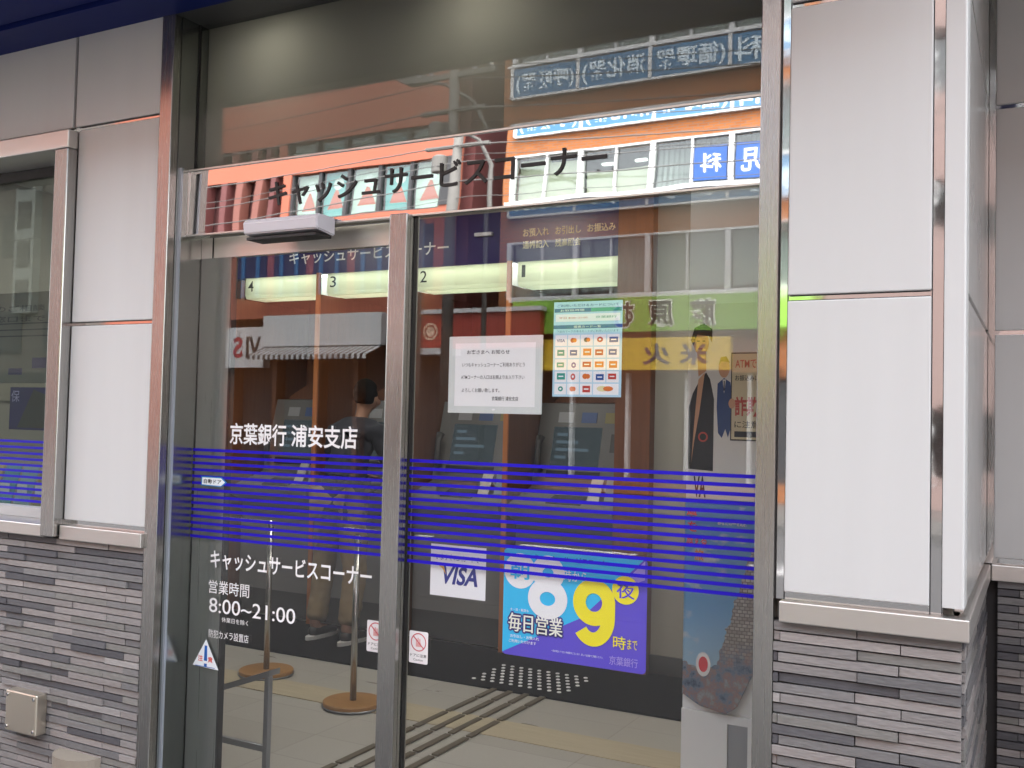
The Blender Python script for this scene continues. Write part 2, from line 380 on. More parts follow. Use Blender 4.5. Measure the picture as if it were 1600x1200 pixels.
obj('tile_cladding', tiles(.02, 1.09, 1.0095, lambda bm, a, b, z0, z1, d: box(bm, -.172, -.154+d*.5, a, b, z0, z1)), 'tile', bank)
B('grout', 'grout', bank, (XL, -2.84, .019, .04, -.05, 1.01), (-.592, -.1745, .019, .04, -.05, 1.01), (-.1745, -.1725, .019, 1.12, -.05, 1.01), (-.172, 2.6, 1.119, 1.13, -.05, 1.01))
# backing walls, upper storeys, interior shell
XW = -3.307   # right edge of the window opening
B('wall', 'wallint', bank,
  (XL, -2.84, .041, .14, -.1, .98), (XW+.03, -2.84, .029, .14, .98, 2.52), (XL, -2.84, .029, .14, 2.52, 3.3),
  (-.592, -.18, .041, 1.2, -.1, 3.3), (-.18, 2.6, 1.131, 1.25, -.1, 3.3), (2.6, 2.75, .0, 1.25, -.1, 3.3),
  (-6.35, -6.2, .14, 4.2, -.1, 3.3), (-6.2, .9, 4.2, 4.35, -.1, 3.3), (.9, 1.05, 1.25, 4.35, -.1, 3.3), (-2.84, -.592, .3, .36, 3.02, 3.3),
  (XL, -6.35, 4.2, 4.35, -.1, 3.3), (XL-.15, XL, .04, 4.35, -.1, 3.3))
panel(1.315, 1.33, 0, 3.4, -.1, 1.19); B('shade_soffit', 'returnpanel', bank, (-.152, 1.314, .0, 1.099, 3.3, 3.35))  # unseen side wall and soffit, added to darken the recess
B('ceiling', 'ceil', bank, (XL, 2.6, .142, 4.35, 3.03, 3.1))
B('upper_wall', 'panel', bank, (XL-.15, 4, .03, 9, 3.402, 9.5))
B('beige_wall', 'wallint', bank, (-2.05, -.3, 3.14, 3.2, 0, 3.03), (-.3, -.24, 1.26, 3.2, 0, 3.03))
B('brown_pillar', 'brown', bank, (-2.275, -2.051, 3.06, 3.2, 0, 3.03))
B('skirting', 'atmdark', bank, (-2.05, -.3, 3.12, 3.139, 0, .12))
B('fascia_wall', 'wallint', bank, (-6.2, -2.275, 3.19, 3.25, 2.86, 3.03))
# canopy: soffit of two trays and a fascia
can = thing('canopy', 'dark blue metal canopy running along the top of the bank front', 'canopy', (-3, -.3, 2.95))
B('soffit', 'canopy', can, (XL, -.1, -.17, -.001, ZT, ZT+.03), (XL, -.1, -.61, -.185, ZT+.012, ZT+.042))
B('fascia', 'canopy', can, (XL, -.1, -.64, -.612, ZT-.01, 3.4)); B('top_sheet', 'canopy', can, (XL, -.1, -.612, -.001, 3.36, 3.4))

# ------------------------------------------------------------------ left window
win = thing('shop_window', 'left edge window in brushed steel frame with blue striped film', 'window', (-5, 0, 1.06))
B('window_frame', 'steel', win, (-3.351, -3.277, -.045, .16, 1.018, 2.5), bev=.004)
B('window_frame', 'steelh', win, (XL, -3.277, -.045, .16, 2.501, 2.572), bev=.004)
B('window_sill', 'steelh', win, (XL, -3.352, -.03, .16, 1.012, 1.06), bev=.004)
B('bottom_rail', 'frame', win, (XL, -3.352, .1, .16, 1.061, 1.1))
B('gasket', 'gasket', win, (XL, -3.352, .13, .155, 2.46, 2.5))
wg = B('pane', 'winglass', win, (XL, -3.352, .15, .158, 1.1, 2.46))
bm = bmesh.new()
def stripes(bm, x0, x1, y, n=14, zb=1.046, zt=1.363, th=.0103):
    for i in range(n):
        z = zb + (zt-zb)*i/(n-1) if n > 1 else zb
        box(bm, x0, x1, y-.0006, y, z-th/2, z+th/2)
stripes(bm, XL, -3.353, .1495, 13, 1.046+.317/13, 1.363)
obj('striped_film', bm, 'stripe', win)

# ------------------------------------------------------------------ entrance
ent = thing('automatic_door', 'brushed steel and glass automatic entrance with black lettering on a mirror band', 'entrance', (-1.7, .1, 0))
PX = -2.775
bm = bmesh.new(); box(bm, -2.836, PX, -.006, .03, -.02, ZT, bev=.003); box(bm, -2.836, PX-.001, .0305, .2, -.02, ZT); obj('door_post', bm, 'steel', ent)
B('jamb_lining', 'jambsteel', ent, (PX-.0005, PX+.003, .031, .2, -.02, ZT))
B('guard_edge', 'guard', ent, (PX+.003, PX+.012, .040, .049, -.02, 2.39))
bm = bmesh.new(); box(bm, -.643, -.592, -.006, .03, -.02, 3.4, bev=.003); box(bm, -.642, -.592, .0305, .2, -.02, 3.4); obj('door_post', bm, 'steel', ent)
# mirror band with a slightly bulging face
bm = bmesh.new(); n = 24; nx = 60; x0, x1 = PX+.004, -.644; zb, zt = 2.1515, 2.386
grid = []
for i in range(n+1):
    s = i/n; z = zb+(zt-zb)*s; y = .085+(zt-zb)*(R(.7)*s+R(.77)*(s**2)/2)
    grid.append([bm.verts.new((x0+(x1-x0)*j/nx, y+.00007*math.sin(j*.62+.8*math.sin(i*.15))*(1-s)**2+.00006*math.sin(j*.31), z)) for j in range(nx+1)])
for i in range(n):
    for j in range(nx):
        f = bm.faces.new((grid[i][j], grid[i][j+1], grid[i+1][j+1], grid[i+1][j])); f.smooth = True
band = obj('sign_band', bm, 'mirror', ent)
B('band_body', 'steelh', ent, (x0, x1, .0905, .13, zb+.0005, zt-.0005)); B('band_trim', 'steelh', ent, (x0, x1, .083, .0902, zb-.006, zb-.0005), (x0, x1, .083, .0902, zt+.0005, zt+.006), (x0-.003, x0-.0005, .083, .13, zb, zt))
bm = bmesh.new(); text(bm, 'キャッシュサービスコーナー', -2.385, -1.108, 2.222, 2.314, .0835, bold=.012); obj('lettering', bm, 'black', ent)
# header over the sliding leaf, transom glass with frosted panel behind
B('header', 'steelh', ent, (PX+.004, -1.845, .16, .182, 2.073, 2.15)); B('header_joint', 'gasket', ent, (-2.715, -2.711, .1575, .1598, 2.073, 2.15))
B('transom_pane', 'glass', ent, (PX+.004, -.644, .12, .128, 2.394, ZT))
B('frosted_panel', 'frost', ent, (PX+.004, -.644, .16, .165, 2.394, 3.02)); B('gasket', 'gasket', ent, (PX+.0035, PX+.0075, .112, .119, 2.394, ZT))
# mullion, fixed pane and rails
MX0, MX1 = -1.843, -1.777
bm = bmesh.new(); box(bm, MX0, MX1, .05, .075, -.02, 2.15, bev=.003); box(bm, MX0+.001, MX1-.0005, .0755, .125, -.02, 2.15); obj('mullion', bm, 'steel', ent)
fx = B('fixed_pane', 'glass', ent, (MX1+.003, -.644, .1, .108, .06, 2.148))
B('bottom_rail', 'steelh', ent, (MX1, -.644, .085, .125, -.02, .06)); B('gasket', 'gasket', ent, (MX1+.0003, MX1+.003, .094, .114, .06, 2.148))
bm = bmesh.new(); stripes(bm, MX1+.004, -.644, .0995); obj('striped_film', bm, 'stripe', fx)
B('threshold', 'steelh', ent, (PX, -.6, .02, .2, -.02, .004))
# sliding leaf
leaf = thing('sliding_door', 'sliding glass door leaf with white opening hours lettering and blue stripes', 'door', (-2.3, .15, .01))
lg = B('pane', 'glass', leaf, (PX+.006, MX0+.03, .15, .158, .05, 2.0725))
B('stile', 'darksteel', leaf, (PX+.007, -2.619, .1585, .19, .05, 2.0725)); B('stile_seam', 'gasket', leaf, (-2.622, -2.612, .1586, .185, .05, 2.0725))
B('bottom_rail', 'steelh', leaf, (PX+.006, MX0+.03, .145, .19, .008, .05))
bm = bmesh.new(); stripes(bm, PX+.006, MX0+.03, .1495); obj('striped_film', bm, 'stripe', leaf)
bm = bmesh.new(); yl = .1492
text(bm, '京葉銀行', -2.59, -2.327, 1.388, 1.466, yl, bold=.018); text(bm, '浦安支店', -2.305, -2.02, 1.388, 1.466, yl, bold=.018)
text(bm, 'キャッシュサービスコーナー', -2.664, -1.945, .936, 1.003, yl, bold=.016)
text(bm, '営業時間', -2.668, -2.474, .846, .894, yl, bold=.003)
text(bm, '8:00~21:00', -2.663, -2.262, .778, .83, yl, bold=.004)
text(bm, '休業日を除く', -2.6, -2.474, .748, .766, yl, bold=0)
text(bm, '防犯カメラ設置店', -2.66, -2.47, .687, .716, yl, bold=0)
obj('lettering', bm, 'white', leaf)
# motion sensor on the header
sen = thing('motion_sensor', 'white plastic door sensor bar under the mirror band', 'sensor', (-2.25, .05, 2.15))
bm = bmesh.new(); prism(bm, [(.082, 2.162), (-.005, 2.162), (-.018, 2.15), (-.012, 2.112), (.082, 2.1)], -2.405, -2.085, 'x'); bmesh.ops.bevel(bm, geom=bm.edges[:], offset=.004, segments=2, affect='EDGES')
obj('housing', bm, 'plastic', sen)
B('lens', 'gasket', sen, (-2.395, -2.095, -.006, .075, 2.092, 2.1005))

# ------------------------------------------------------------------ things stuck on the glass
def mats(*cs): return [M[c] if c in M else mat('print '+c, lin(c), .5) for c in cs]
YP = .1085           # just behind the fixed pane
def sheet(name, label, cat, cs, build, x0, x1, z0, z1, r=0., y=YP, group=None, t=.0006):
    """a printed sheet: body of thickness t, then its print in thin layers on the face towards the street"""
    bm = bmesh.new()
    pts = rrect(x0, x1, z0, z1, r) if r else [(x0, z0), (x1, z0), (x1, z1), (x0, z1)]
    prism(bm, pts, y+.004, y+.004+t, 'y', 0)
    build(bm, lambda k: y+.004-.0004*k, x0, x1, z0, z1)
    o = obj(name, bm, mats(*cs)); return tag(o, label, cat, group)
def stroke(bm, pts, wd, y, mi):
    P = [Vector((p[0], 0, p[1])) for p in pts]; L = []
    for i, p in enumerate(P):
        d = (P[min(i+1, len(P)-1)]-P[max(i-1, 0)]).normalized(); n_ = Vector((-d.z, 0, d.x))*wd/2; L.append((p+n_, p-n_))
    for (a, b), (c, d) in zip(L, L[1:]):
        f = bm.faces.new([bm.verts.new((q.x, y, q.z)) for q in (a, b, d, c)]); f.material_index = mi
def ell(cx, cz, rx, rz, a0, a1, n=40): return [(cx+rx*math.cos(R(a0+(a1-a0)*k/n)), cz+rz*math.sin(R(a0+(a1-a0)*k/n))) for k in range(n+1)]
def oval(bm, cx, cz, rx, rz, wd, y, mi, n=48):          # a closed oval stroke
    A = [bm.verts.new((cx+(rx+wd/2)*math.cos(2*PI*k/n), y, cz+(rz+wd/2)*math.sin(2*PI*k/n))) for k in range(n)]
    C_ = [bm.verts.new((cx+(rx-wd/2)*math.cos(2*PI*k/n), y, cz+(rz-wd/2)*math.sin(2*PI*k/n))) for k in range(n)]
    for k in range(n):
        f = bm.faces.new((A[k], A[(k+1) % n], C_[(k+1) % n], C_[k])); f.material_index = mi
def fig8(bm, cx, cz, W, H, y, mi):
    oval(bm, cx, cz+.125*H, .078*W, .1*H, .078*W, y, mi); oval(bm, cx, cz-.115*H, .098*W, .125*H, .086*W, y-.0002, mi)
def fig9(bm, cx, cz, W, H, y, mi):
    oval(bm, cx, cz+.105*H, .1*W, .145*H, .088*W, y, mi)
    stroke(bm, [(cx+.1*W, cz+.13*H), (cx+.1*W, cz+.05*H)]+ell(cx-.005*W, cz-.02*H, .105*W, .205*H, 0, -140)[1:], .088*W, y-.0002, mi)
# 8 to 9 poster
def p89(bm, Y, x0, x1, z0, z1):
    W, H = x1-x0, z1-z0; X = lambda a: x0+a*W; Z = lambda b: z0+b*H
    t = lambda s, a, b, c, d, k, mi, bo=.02: text(bm, s, X(a), X(b), Z(c), Z(d), Y(k), mi, bo)
    poly(bm, [(X(.03), Z(1)), (X(.98), Z(1)), (X(.56), Z(.42)), (X(0), Z(0.02)), (X(0), Z(.97))], Y(1), 1)
    poly(bm, [(X(.985), Z(.985)), (X(.55), Z(.36)), (X(0), Z(.015)), (X(.03), Z(0)), (X(.97), Z(0)), (X(1), Z(.03)), (X(1), Z(.95))], Y(2), 0)
    poly(bm, [(X(.985), Z(.985)), (X(.79), Z(.7)), (X(.985), Z(.82))], Y(2.3), 2)
    t('キャッシュサービスコーナー', .22, .77, .91, .96, 3, 5, .012)
    disc(bm, X(.12), Z(.79), .115*W, .115*W, Y(3), 3); t('朝', .05, .19, .71, .87, 4, 1)
    fig8(bm, X(.325), Z(.675), W, H, Y(5), 3); t('時から', .44, .6, .74, .84, 5, 3, .004)
    fig9(bm, X(.65), Z(.47), W, H, Y(6), 4)
    disc(bm, X(.86), Z(.715), .088*W, .088*W, Y(7), 4); t('夜', .80, .92, .64, .79, 8, 0, .004); t('夜', .803, .923, .64, .79, 8.2, 0, .004)
    t('時', .785, .87, .19, .305, 8, 4, .004); t('まで', .88, .945, .20, .29, 8, 4, .004)
    [t('毎日営業', .045+.012*math.cos(q), .435+.012*math.cos(q), .225+.017*math.sin(q), .395+.017*math.sin(q), 4, 6, .004) for q in [PI/4*k for k in range(8)]]; [t('毎日営業', .045+.002*q, .435+.002*q, .225, .395, 5+.1*q, 3, .003) for q in (-1, 0, 1)]
    t('土・日・祝日も', .055, .19, .415, .44, 5, 3, .01)
    t('お引出し・お預入れ', .06, .27, .165, .195, 5, 3, .01); t('ご利用いただけます', .05, .25, .12, .15, 5, 3, .01)
    t('一部お取扱いできない時間帯がございます。詳しくは店頭でご確認ください。', .36, .72, .085, .105, 5, 3, 0)
    t('京葉銀行', .76, .95, .045, .125, 5, 2, .01)
sheet('poster', 'cyan and purple opening hours poster with large 8 and 9', 'poster', ('5a45d6', '16c6ff', 'a896ee', 'fafcff', 'fff200', '123a78', '2c1a9a'), p89, -1.43, -.972, .795, 1.115, .012)
# card brand sticker
def pvisa(bm, Y, x0, x1, z0, z1):
    W, H = x1-x0, z1-z0
    text(bm, 'いますぐVISAカードで', x0+.1*W, x0+.88*W, z0+.70*H, z0+.82*H, Y(1), 1, 0)
    text(bm, 'VISA', x0+.17*W, x0+.86*W, z0+.24*H, z0+.60*H, Y(2), 1, .03, skew=.22)
    poly(bm, [(x0+.13*W, z0+.60*H), (x0+.24*W, z0+.62*H), (x0+.29*W, z0+.42*H), (x0+.22*W, z0+.54*H)], Y(3), 2)
sheet('card_sticker', 'white square sticker reading VISA low on the fixed glass', 'sticker', ('fafbff', '1c2488', 'e8b23c'), pvisa, -1.693, -1.493, .945, 1.105)
# accepted card list
def pcards(bm, Y, x0, x1, z0, z1):
    W, H = x1-x0, z1-z0; X = lambda a: x0+a*W; Z = lambda b: z0+b*H
    text(bm, 'ご利用いただけるカードについて', X(.05), X(.95), Z(.945), Z(.975), Y(1), 1, .01)
    quad(bm, X(.01), X(.99), Z(.89), Z(.93), Y(1), 1); quad(bm, X(.55), X(.99), Z(.892), Z(.928), Y(2), 4); text(bm, 'お取扱時間', X(.1), X(.45), Z(.898), Z(.922), Y(3), 2)
    quad(bm, X(.03), X(.97), Z(.79), Z(.87), Y(1), 2); text(bm, '平日 8:00~21:00', X(.08), X(.5), Z(.82), Z(.84), Y(2), 3); text(bm, '京葉銀行', X(.62), X(.92), Z(.82), Z(.845), Y(2), 4)
    quad(bm, X(0), X(1), Z(.715), Z(.755), Y(1), 1); text(bm, '提携カード一覧', X(.3), X(.7), Z(.722), Z(.748), Y(2), 2)
    text(bm, '下記のマークのあるカードがご利用いただけます', X(.05), X(.95), Z(.675), Z(.7), Y(1), 1)
    cs = [[1, 3, 5, 3, 1], [4, 1, 6, 3, 1], [4, 7, 3, 6, 6], [4, 3, 6, 1, 3], [4, 6, 3, 8, 8]]
    rr = random.Random(3)
    for i in range(5):
        for j in range(5):
            if i == 4 and j == 4: continue
            a, b = X(.03+.19*j), X(.03+.19*j+.175); c, d = Z(.535-.128*i), Z(.535-.128*i+.115)
            if i == 4 and j == 3: b = X(.965)
            quad(bm, a, b, c, d, Y(1), 2)
            m_ = cs[i][j]
            u0, u1 = a+(b-a)*rr.uniform(.1, .22), b-(b-a)*rr.uniform(.1, .22); v0, v1 = c+(d-c)*rr.uniform(.18, .3), d-(d-c)*rr.uniform(.15, .3)
            k = rr.randrange(4)
            if i == 0 and j == 0: text(bm, 'VISA', u0, u1, v0+.004, v1-.004, Y(2), 1, .02)
            elif k == 0: disc(bm, (u0+u1)/2, (v0+v1)/2, (u1-u0)*.33, (v1-v0)*.5, Y(2), m_, 16); disc(bm, (u0+u1)/2, (v0+v1)/2, (u1-u0)*.14, (v1-v0)*.2, Y(3), 2, 12)
            elif k == 1: disc(bm, u0+(u1-u0)*.36, (v0+v1)/2, (u1-u0)*.3, (v1-v0)*.42, Y(2), m_, 16); disc(bm, u0+(u1-u0)*.66, (v0+v1)/2, (u1-u0)*.26, (v1-v0)*.38, Y(3), 6, 16)
            else:
                quad(bm, u0, u1, v0, v1, Y(2), m_); quad(bm, u0+(u1-u0)*.2, u0+(u1-u0)*.8, v0+(v1-v0)*.4, v0+(v1-v0)*.6, Y(3), 2)
sheet('card_list', 'pale blue sheet with grid of small card logos on the fixed glass', 'notice', ('b9e2f6', '1e4f9c', 'fafcff', 'c0392f', '2a9a8c', '2b2f45', 'e0762c', '6a4f9c', 'e9e4b0'), pcards, -1.281, -1.062, 1.572, 1.853)
# plain notice in a clear case
def pnote(bm, Y, x0, x1, z0, z1):
    W, H = x1-x0, z1-z0; X = lambda a: x0+a*W; Z = lambda b: z0+b*H
    quad(bm, X(.07), X(.93), Z(.09), Z(.91), Y(1), 1)
    for s, a, b, c, bo in (('お客さまへ お知らせ', .2, .66, .765, .008), ('いつもキャッシュコーナーご利用ありがとう', .15, .82, .60, .004), ('ATMコーナーの入口は右側よりお入り下さい', .14, .82, .44, .004), ('よろしくお願い致します。', .15, .56, .27, .004), ('京葉銀行 浦安支店', .48, .76, .165, .006)):
        text(bm, s, X(a), X(b), Z(c), Z(c+.055), Y(2), 2, bo)
    disc(bm, X(.5), Z(.05), .006, .003, Y(1), 1, 12)
no = sheet('paper_notice', 'white landscape paper notice in a clear case on the fixed glass', 'notice', ('dfe5e2', 'fbfcfc', '2a2a30'), pnote, -1.644, -1.316, 1.518, 1.757, .002, t=.004)
# finger warning stickers (one on each pane)
def pfing(bm, Y, x0, x1, z0, z1):
    W, H = x1-x0, z1-z0; cx, cz = (x0+x1)/2, z0+.66*H
    ring(bm, cx, cz, .36*W, .41*W, Y(1), 1); 
    poly(bm, [(cx-.25*W, cz+.27*W), (cx-.29*W, cz+.23*W), (cx+.25*W, cz-.27*W), (cx+.29*W, cz-.23*W)], Y(3), 1)
    for k in range(3): quad(bm, cx-.14*W+.09*k*W, cx-.08*W+.09*k*W, cz-.02*W, cz+(.2-.05*abs(k-1))*W, Y(2), 2)
    quad(bm, cx-.14*W, cx+.13*W, cz-.2*W, cz-.02*W, Y(2), 2)
    text(bm, 'ドアに注意', x0+.08*W, x0+.94*W, z0+.2*H, z0+.3*H, Y(1), 3, .01); text(bm, 'Caution', x0+.25*W, x0+.75*W, z0+.08*H, z0+.15*H, Y(1), 3, 0)
sheet('finger_sticker', 'small finger warning sticker right of the mullion on the fixed glass', 'sticker', ('eceaea', 'c8626a', 'dba5a2', '333333'), pfing, -1.757, -1.687, .728, .828, .005, .0955)
sheet('finger_sticker', 'small finger warning sticker half hidden left of the mullion on the sliding door', 'sticker', ('eceaea', 'c8626a', 'dba5a2', '333333'), pfing, -1.957, -1.885, .728, .83, .005, .144)
# warning triangle
def ptri():
    bm = bmesh.new(); y = .1488; a, b, c = (-2.733, .578), (-2.607, .574), (-2.671, .677)
    prism(bm, [a, b, c], y-.0006, y, 'y', 0)
    cx, cz = (a[0]+b[0]+c[0])/3, (a[1]+b[1]+c[1])/3
    poly(bm, [(cx-.006, .655), (cx+.006, .655), (cx+.008, .60), (cx-.008, .60)], y-.001, 1); quad(bm, cx-.007, cx+.007, .580, .590, y-.001, 1)
    text(bm, '注', -2.708, -2.684, .596, .618, y-.001, 2, .02); text(bm, '意', -2.659, -2.636, .595, .617, y-.001, 2, .02)
    quad(bm, -2.72, -2.625, .5775, .580, y-.0009, 1)
    tag(obj('warning_sticker', bm, mats('eef4f8', '1f63b8', 'd8402f')), 'white triangle caution sticker with blue exclamation mark', 'sticker')
ptri()
def parr():
    bm = bmesh.new(); y = .1485; P = [(-2.722, 1.233), (-2.622, 1.231), (-2.596, 1.249), (-2.622, 1.267), (-2.722, 1.267)]
    prism(bm, P, y-.0006, y, 'y', 0); poly(bm, [(-2.717, 1.237), (-2.624, 1.235), (-2.604, 1.249), (-2.624, 1.263), (-2.717, 1.263)], y-.001, 1)
    text(bm, '自動ドア', -2.708, -2.622, 1.241, 1.258, y-.0014, 2, .015)
    tag(obj('arrow_sticker', bm, mats('1d7fc4', 'f2f8fb', '333333')), 'small arrow shaped automatic door sticker on the blue stripes', 'sticker')
parr()

# ------------------------------------------------------------------ things on the tile wall
ab = thing('access_box', 'brushed steel box cover with screws on the left tile wall', 'box cover', (-3.42, -.02, .27))
bm = bmesh.new(); box(bm, -3.503, -3.325, -.05, .0, .268, .422, bev=.006); obj('cover', bm, 'boxsteel', ab)
for x in (-3.49, -3.338):
    for z in (.285, .405): bm = bmesh.new(); tube(bm, [(x, -.05, z), (x, -.054, z)], .006, 12); obj('screw', bm, 'chrome', ab)
pc = thing('pipe_cover', 'beige rounded pipe cover low on the left tile wall', 'pipe cover', (-3.11, -.05, 0))
bm = bmesh.new(); prism(bm, [(-.115+.11*math.cos(t)-3.015, -.002-.085*math.sin(t)) for t in [PI*k/12 for k in range(13)]], -.02, .232, 'z'); obj('cover', bm, 'cover', pc)

# ------------------------------------------------------------------ interior: cash machine wall
Yf = 3.15
fas = thing('cash_corner_fascia', 'navy fascia sign with white lettering above the cash machines', 'sign', (-4, Yf, 2.53))
B('sign_board', 'navy', fas, (-6.2, -2.277, Yf, Yf+.06, 2.532, 2.87))
bm = bmesh.new(); text(bm, 'キャッシュサービスコーナー', -4.935, -3.545, 2.612, 2.71, Yf-.002, 0, .012)
obj('lettering', bm, 'white', fas)
for s, a, b, z in (('お預入れ', -2.978, -2.79, 2.692), ('お引出し', -2.745, -2.565, 2.692), ('お振込み', -2.52, -2.33, 2.692), ('通帳記入', -2.978, -2.79, 2.613), ('残高照会', -2.745, -2.565, 2.613)):
    bm = bmesh.new(); text(bm, s, a, b, z, z+.053, Yf-.002, 0, .016); obj('lettering', bm, mats('efe6c0'), fas)
B('fascia_bar', 'plastic', fas, (-3.33, -3.2, Yf-.03, Yf-.001, 2.715, 2.738))  # small white bar on the front of the fascia
bays = [(-5.365, -4.632, '4'), (-4.58, -3.852, '3'), (-3.80, -3.068, '2'), (-3.012, -2.278, '1')]
where = {'4': 'leftmost cash bay', '3': 'cash bay used by the man', '2': 'cash bay behind the mullion', '1': 'rightmost cash bay'}
for a, b, s in bays:
    lb = thing('light_box', 'glowing pale green light box numbered %s over the %s' % (s, where[s]), 'light box', ((a+b)/2, 3.3, 2.4), 'numbered light boxes over the cash machines')
    bm = bmesh.new(); prism(bm, [(Yf+.005, 2.5315), (Yf+.005, 2.40), (Yf+.02, 2.375), (Yf+.22, 2.375), (Yf+.22, 2.379), (Yf+.022, 2.379), (Yf+.009, 2.402), (Yf+.009, 2.5315)], a, b, 'x'); obj('lamp_panel', bm, 'acrylic', lb)
    bm = bmesh.new(); tube(bm, [(a+.02, Yf+.1, 2.54), (b-.02, Yf+.1, 2.54)], .016, 10); obj('tube', bm, 'tube', lb); B('housing', 'frame', lb, (a, b, Yf+.2205, Yf+.23, 2.375, 2.62), (a, b, Yf+.06, Yf+.22, 2.61, 2.62))
    bm = bmesh.new(); text(bm, s, a+.028, a+.082 if s != '1' else a+.055, 2.43, 2.51, Yf+.003, 0, .004); obj('number', bm, 'black', lb)
# partitions
plab = ['brown partition left of the leftmost cash bay', 'brown partition between cash bays 4 and 3', 'brown partition between cash bays 3 and 2', 'brown partition between cash bays 2 and 1']
for (x, lab) in zip((-5.42, -4.606, -3.826, -3.04), plab):
    p = thing('bay_partition', lab, 'partition', (x, 3.4, 0), 'brown partitions between the cash bays')
    B('board', 'brown', p, (x-.014, x+.014, 3.1, 3.95, .012, 2.374)); B('front_edge', 'orangewood', p, (x-.017, x+.017, 3.085, 3.0995, .012, 2.53))
B('cash_wall', 'brown', bank, (-6.2, -2.276, 3.96, 4.0, 0, 2.9), (-6.2, -5.45, 3.2, 3.24, 0, 2.531))
mach_lab = {'4': 'grey cash machine in the leftmost bay under number 4', '3': 'grey cash machine the man is using under number 3', '2': 'grey cash machine under number 2 behind the notice', '1': 'grey cash machine with handset in the rightmost bay under number 1'}
def machine(a, b, s):
    x0, x1 = a+.0, b-.0; W = x1-x0; cx = (x0+x1)/2
    t = thing('cash_machine', mach_lab[s], 'cash machine', (cx, 3.5, 0), 'cash machines in the numbered bays')
    B('base_cabinet', 'atmdark', t, (x0, x1, 3.2, 3.9, .012, .84))
    B('kick_panel', 'atm', t, (x0+.02, x1-.02, 3.17, 3.199, .2, .78))
    bm = bmesh.new(); prism(bm, [(3.06, .9), (3.05, .95), (3.42, 1.06), (3.42, .84), (3.2, .841)], x0, x1, 'x'); obj('console', bm, 'atm', t)
    bm = bmesh.new(); prism(bm, [(3.42, .9), (3.42, 1.1), (3.56, 1.62), (3.95, 1.62), (3.95, .9)], x0, x1, 'x'); obj('upper_casing', bm, 'atm', t)
    def on(z): return 3.42+(z-1.1)*.14/.52
    bm = bmesh.new(); prism(bm, [(on(1.2)-.006, 1.2), (on(1.46)-.006, 1.46), (on(1.46)+.03, 1.46), (on(1.2)+.03, 1.2)], x0+.12, cx+.1, 'x'); obj('screen', bm, 'screen', t)
    bm = bmesh.new(); prism(bm, [(on(1.12)-.004, 1.12), (on(1.17)-.004, 1.17), (on(1.17)+.03, 1.17), (on(1.12)+.03, 1.12)], x0+.1, cx+.12, 'x'); obj('cash_slot', bm, 'gasket', t)
    bm = bmesh.new(); prism(bm, [(on(1.3)-.005, 1.3), (on(1.42)-.005, 1.42), (on(1.42)+.03, 1.42), (on(1.3)+.03, 1.3)], cx+.17, x1-.06, 'x'); obj('card_slot', bm, 'atmdark', t)
    bm = bmesh.new(); prism(bm, [(3.13, .974), (3.13, .982), (3.27, 1.024), (3.27, 1.016)], cx-.12, cx+.12, 'x'); obj('keypad', bm, 'gasket', t)
    for k in range(3): bm = bmesh.new(); z0_ = 1.49+.0*k; xx = x0+.14+.17*k; prism(bm, [(on(z0_)-.004, z0_), (on(z0_+.07)-.004, z0_+.07), (on(z0_+.07)+.01, z0_+.07), (on(z0_)+.01, z0_)], xx, xx+.11, 'x'); obj('sticker', bm, mats(('9a9ca0', '4a5f8e', '8a8050')[k]), t)
    for k in range(2): bm = bmesh.new(); prism(bm, [(3.16+.05*k, .99+.015*k), (3.26, 1.15), (3.264, 1.15), (3.165+.05*k, .99+.015*k)], x1-.22+.1*k, x1-.14+.1*k, 'x'); obj('leaflet', bm, mats(('b8b6ac', '8f9fa8')[k]), t)
    bm = bmesh.new()
    for k in range(4): z_ = 1.25+.05*k; quad(bm, x0+.15, x0+.15+.08*(1+(k*2) % 3), z_, z_+.02, on(z_)-.008)
    obj('screen_menu', bm, 'screenui', t)
    B('shelf', 'frame', t, (x1-.24, x1-.02, 3.24, 3.40, 1.062, 1.09)); B('shelf_panel', 'orangewood', t, (x1-.24, x1-.02, 3.25, 3.41, 1.03, 1.0615))
    # curved hood
    bm = bmesh.new(); pts = [(cx-.3+.6*k/16, 1.64+.12*math.sin(PI*k/16)) for k in range(17)]
    prism(bm, pts+[(cx+.3, 1.625), (cx-.3, 1.625)], 3.62, 3.9, 'y'); obj('hood', bm, 'brown', t)
    bm = bmesh.new(); tube(bm, [(x0+.06, 3.4, 1.16), (x0+.06, 3.38, 1.21), (x0+.06, 3.39, 1.34), (x0+.06, 3.42, 1.39)], [.03, .022, .022, .03], 10); obj('handset', bm, 'atmdark', t)
    return t
for a, b, s in bays: machine(a, b, s)
# little notices on the back of the bays
for i, (x, z, w_, h_, c, lab) in enumerate(((-3.7, 1.86, .2, .34, 'd8d8d0', 'tall white notice on the back wall of bay 2'), (-2.62, 1.8, .34, .3, 'c9c9c4', 'wide pale notice on the back wall of bay 1'), (-5.1, 1.85, .24, .36, 'cfd2c6', 'white notice on the back wall of bay 4'), (-4.35, 1.9, .26, .4, 'd5d2c8', 'pale notice on the back wall of bay 3 beside the man'), (-3.3, 1.8, .16, .22, 'b9c6cc', 'small bluish notice on the back wall of bay 2'))):
    bm = bmesh.new(); box(bm, x-w_/2, x+w_/2, 3.952, 3.958, z-h_/2, z+h_/2, 0)
    for k in range(5): quad(bm, x-w_*.38, x+w_*(.38-.1*(k % 2)), z+h_*(.3-.14*k), z+h_*(.34-.14*k), 3.9515, 1)
    tag(obj('bay_notice', bm, mats(c, '6a6a70')), lab, 'notice', 'notices inside the cash bays')
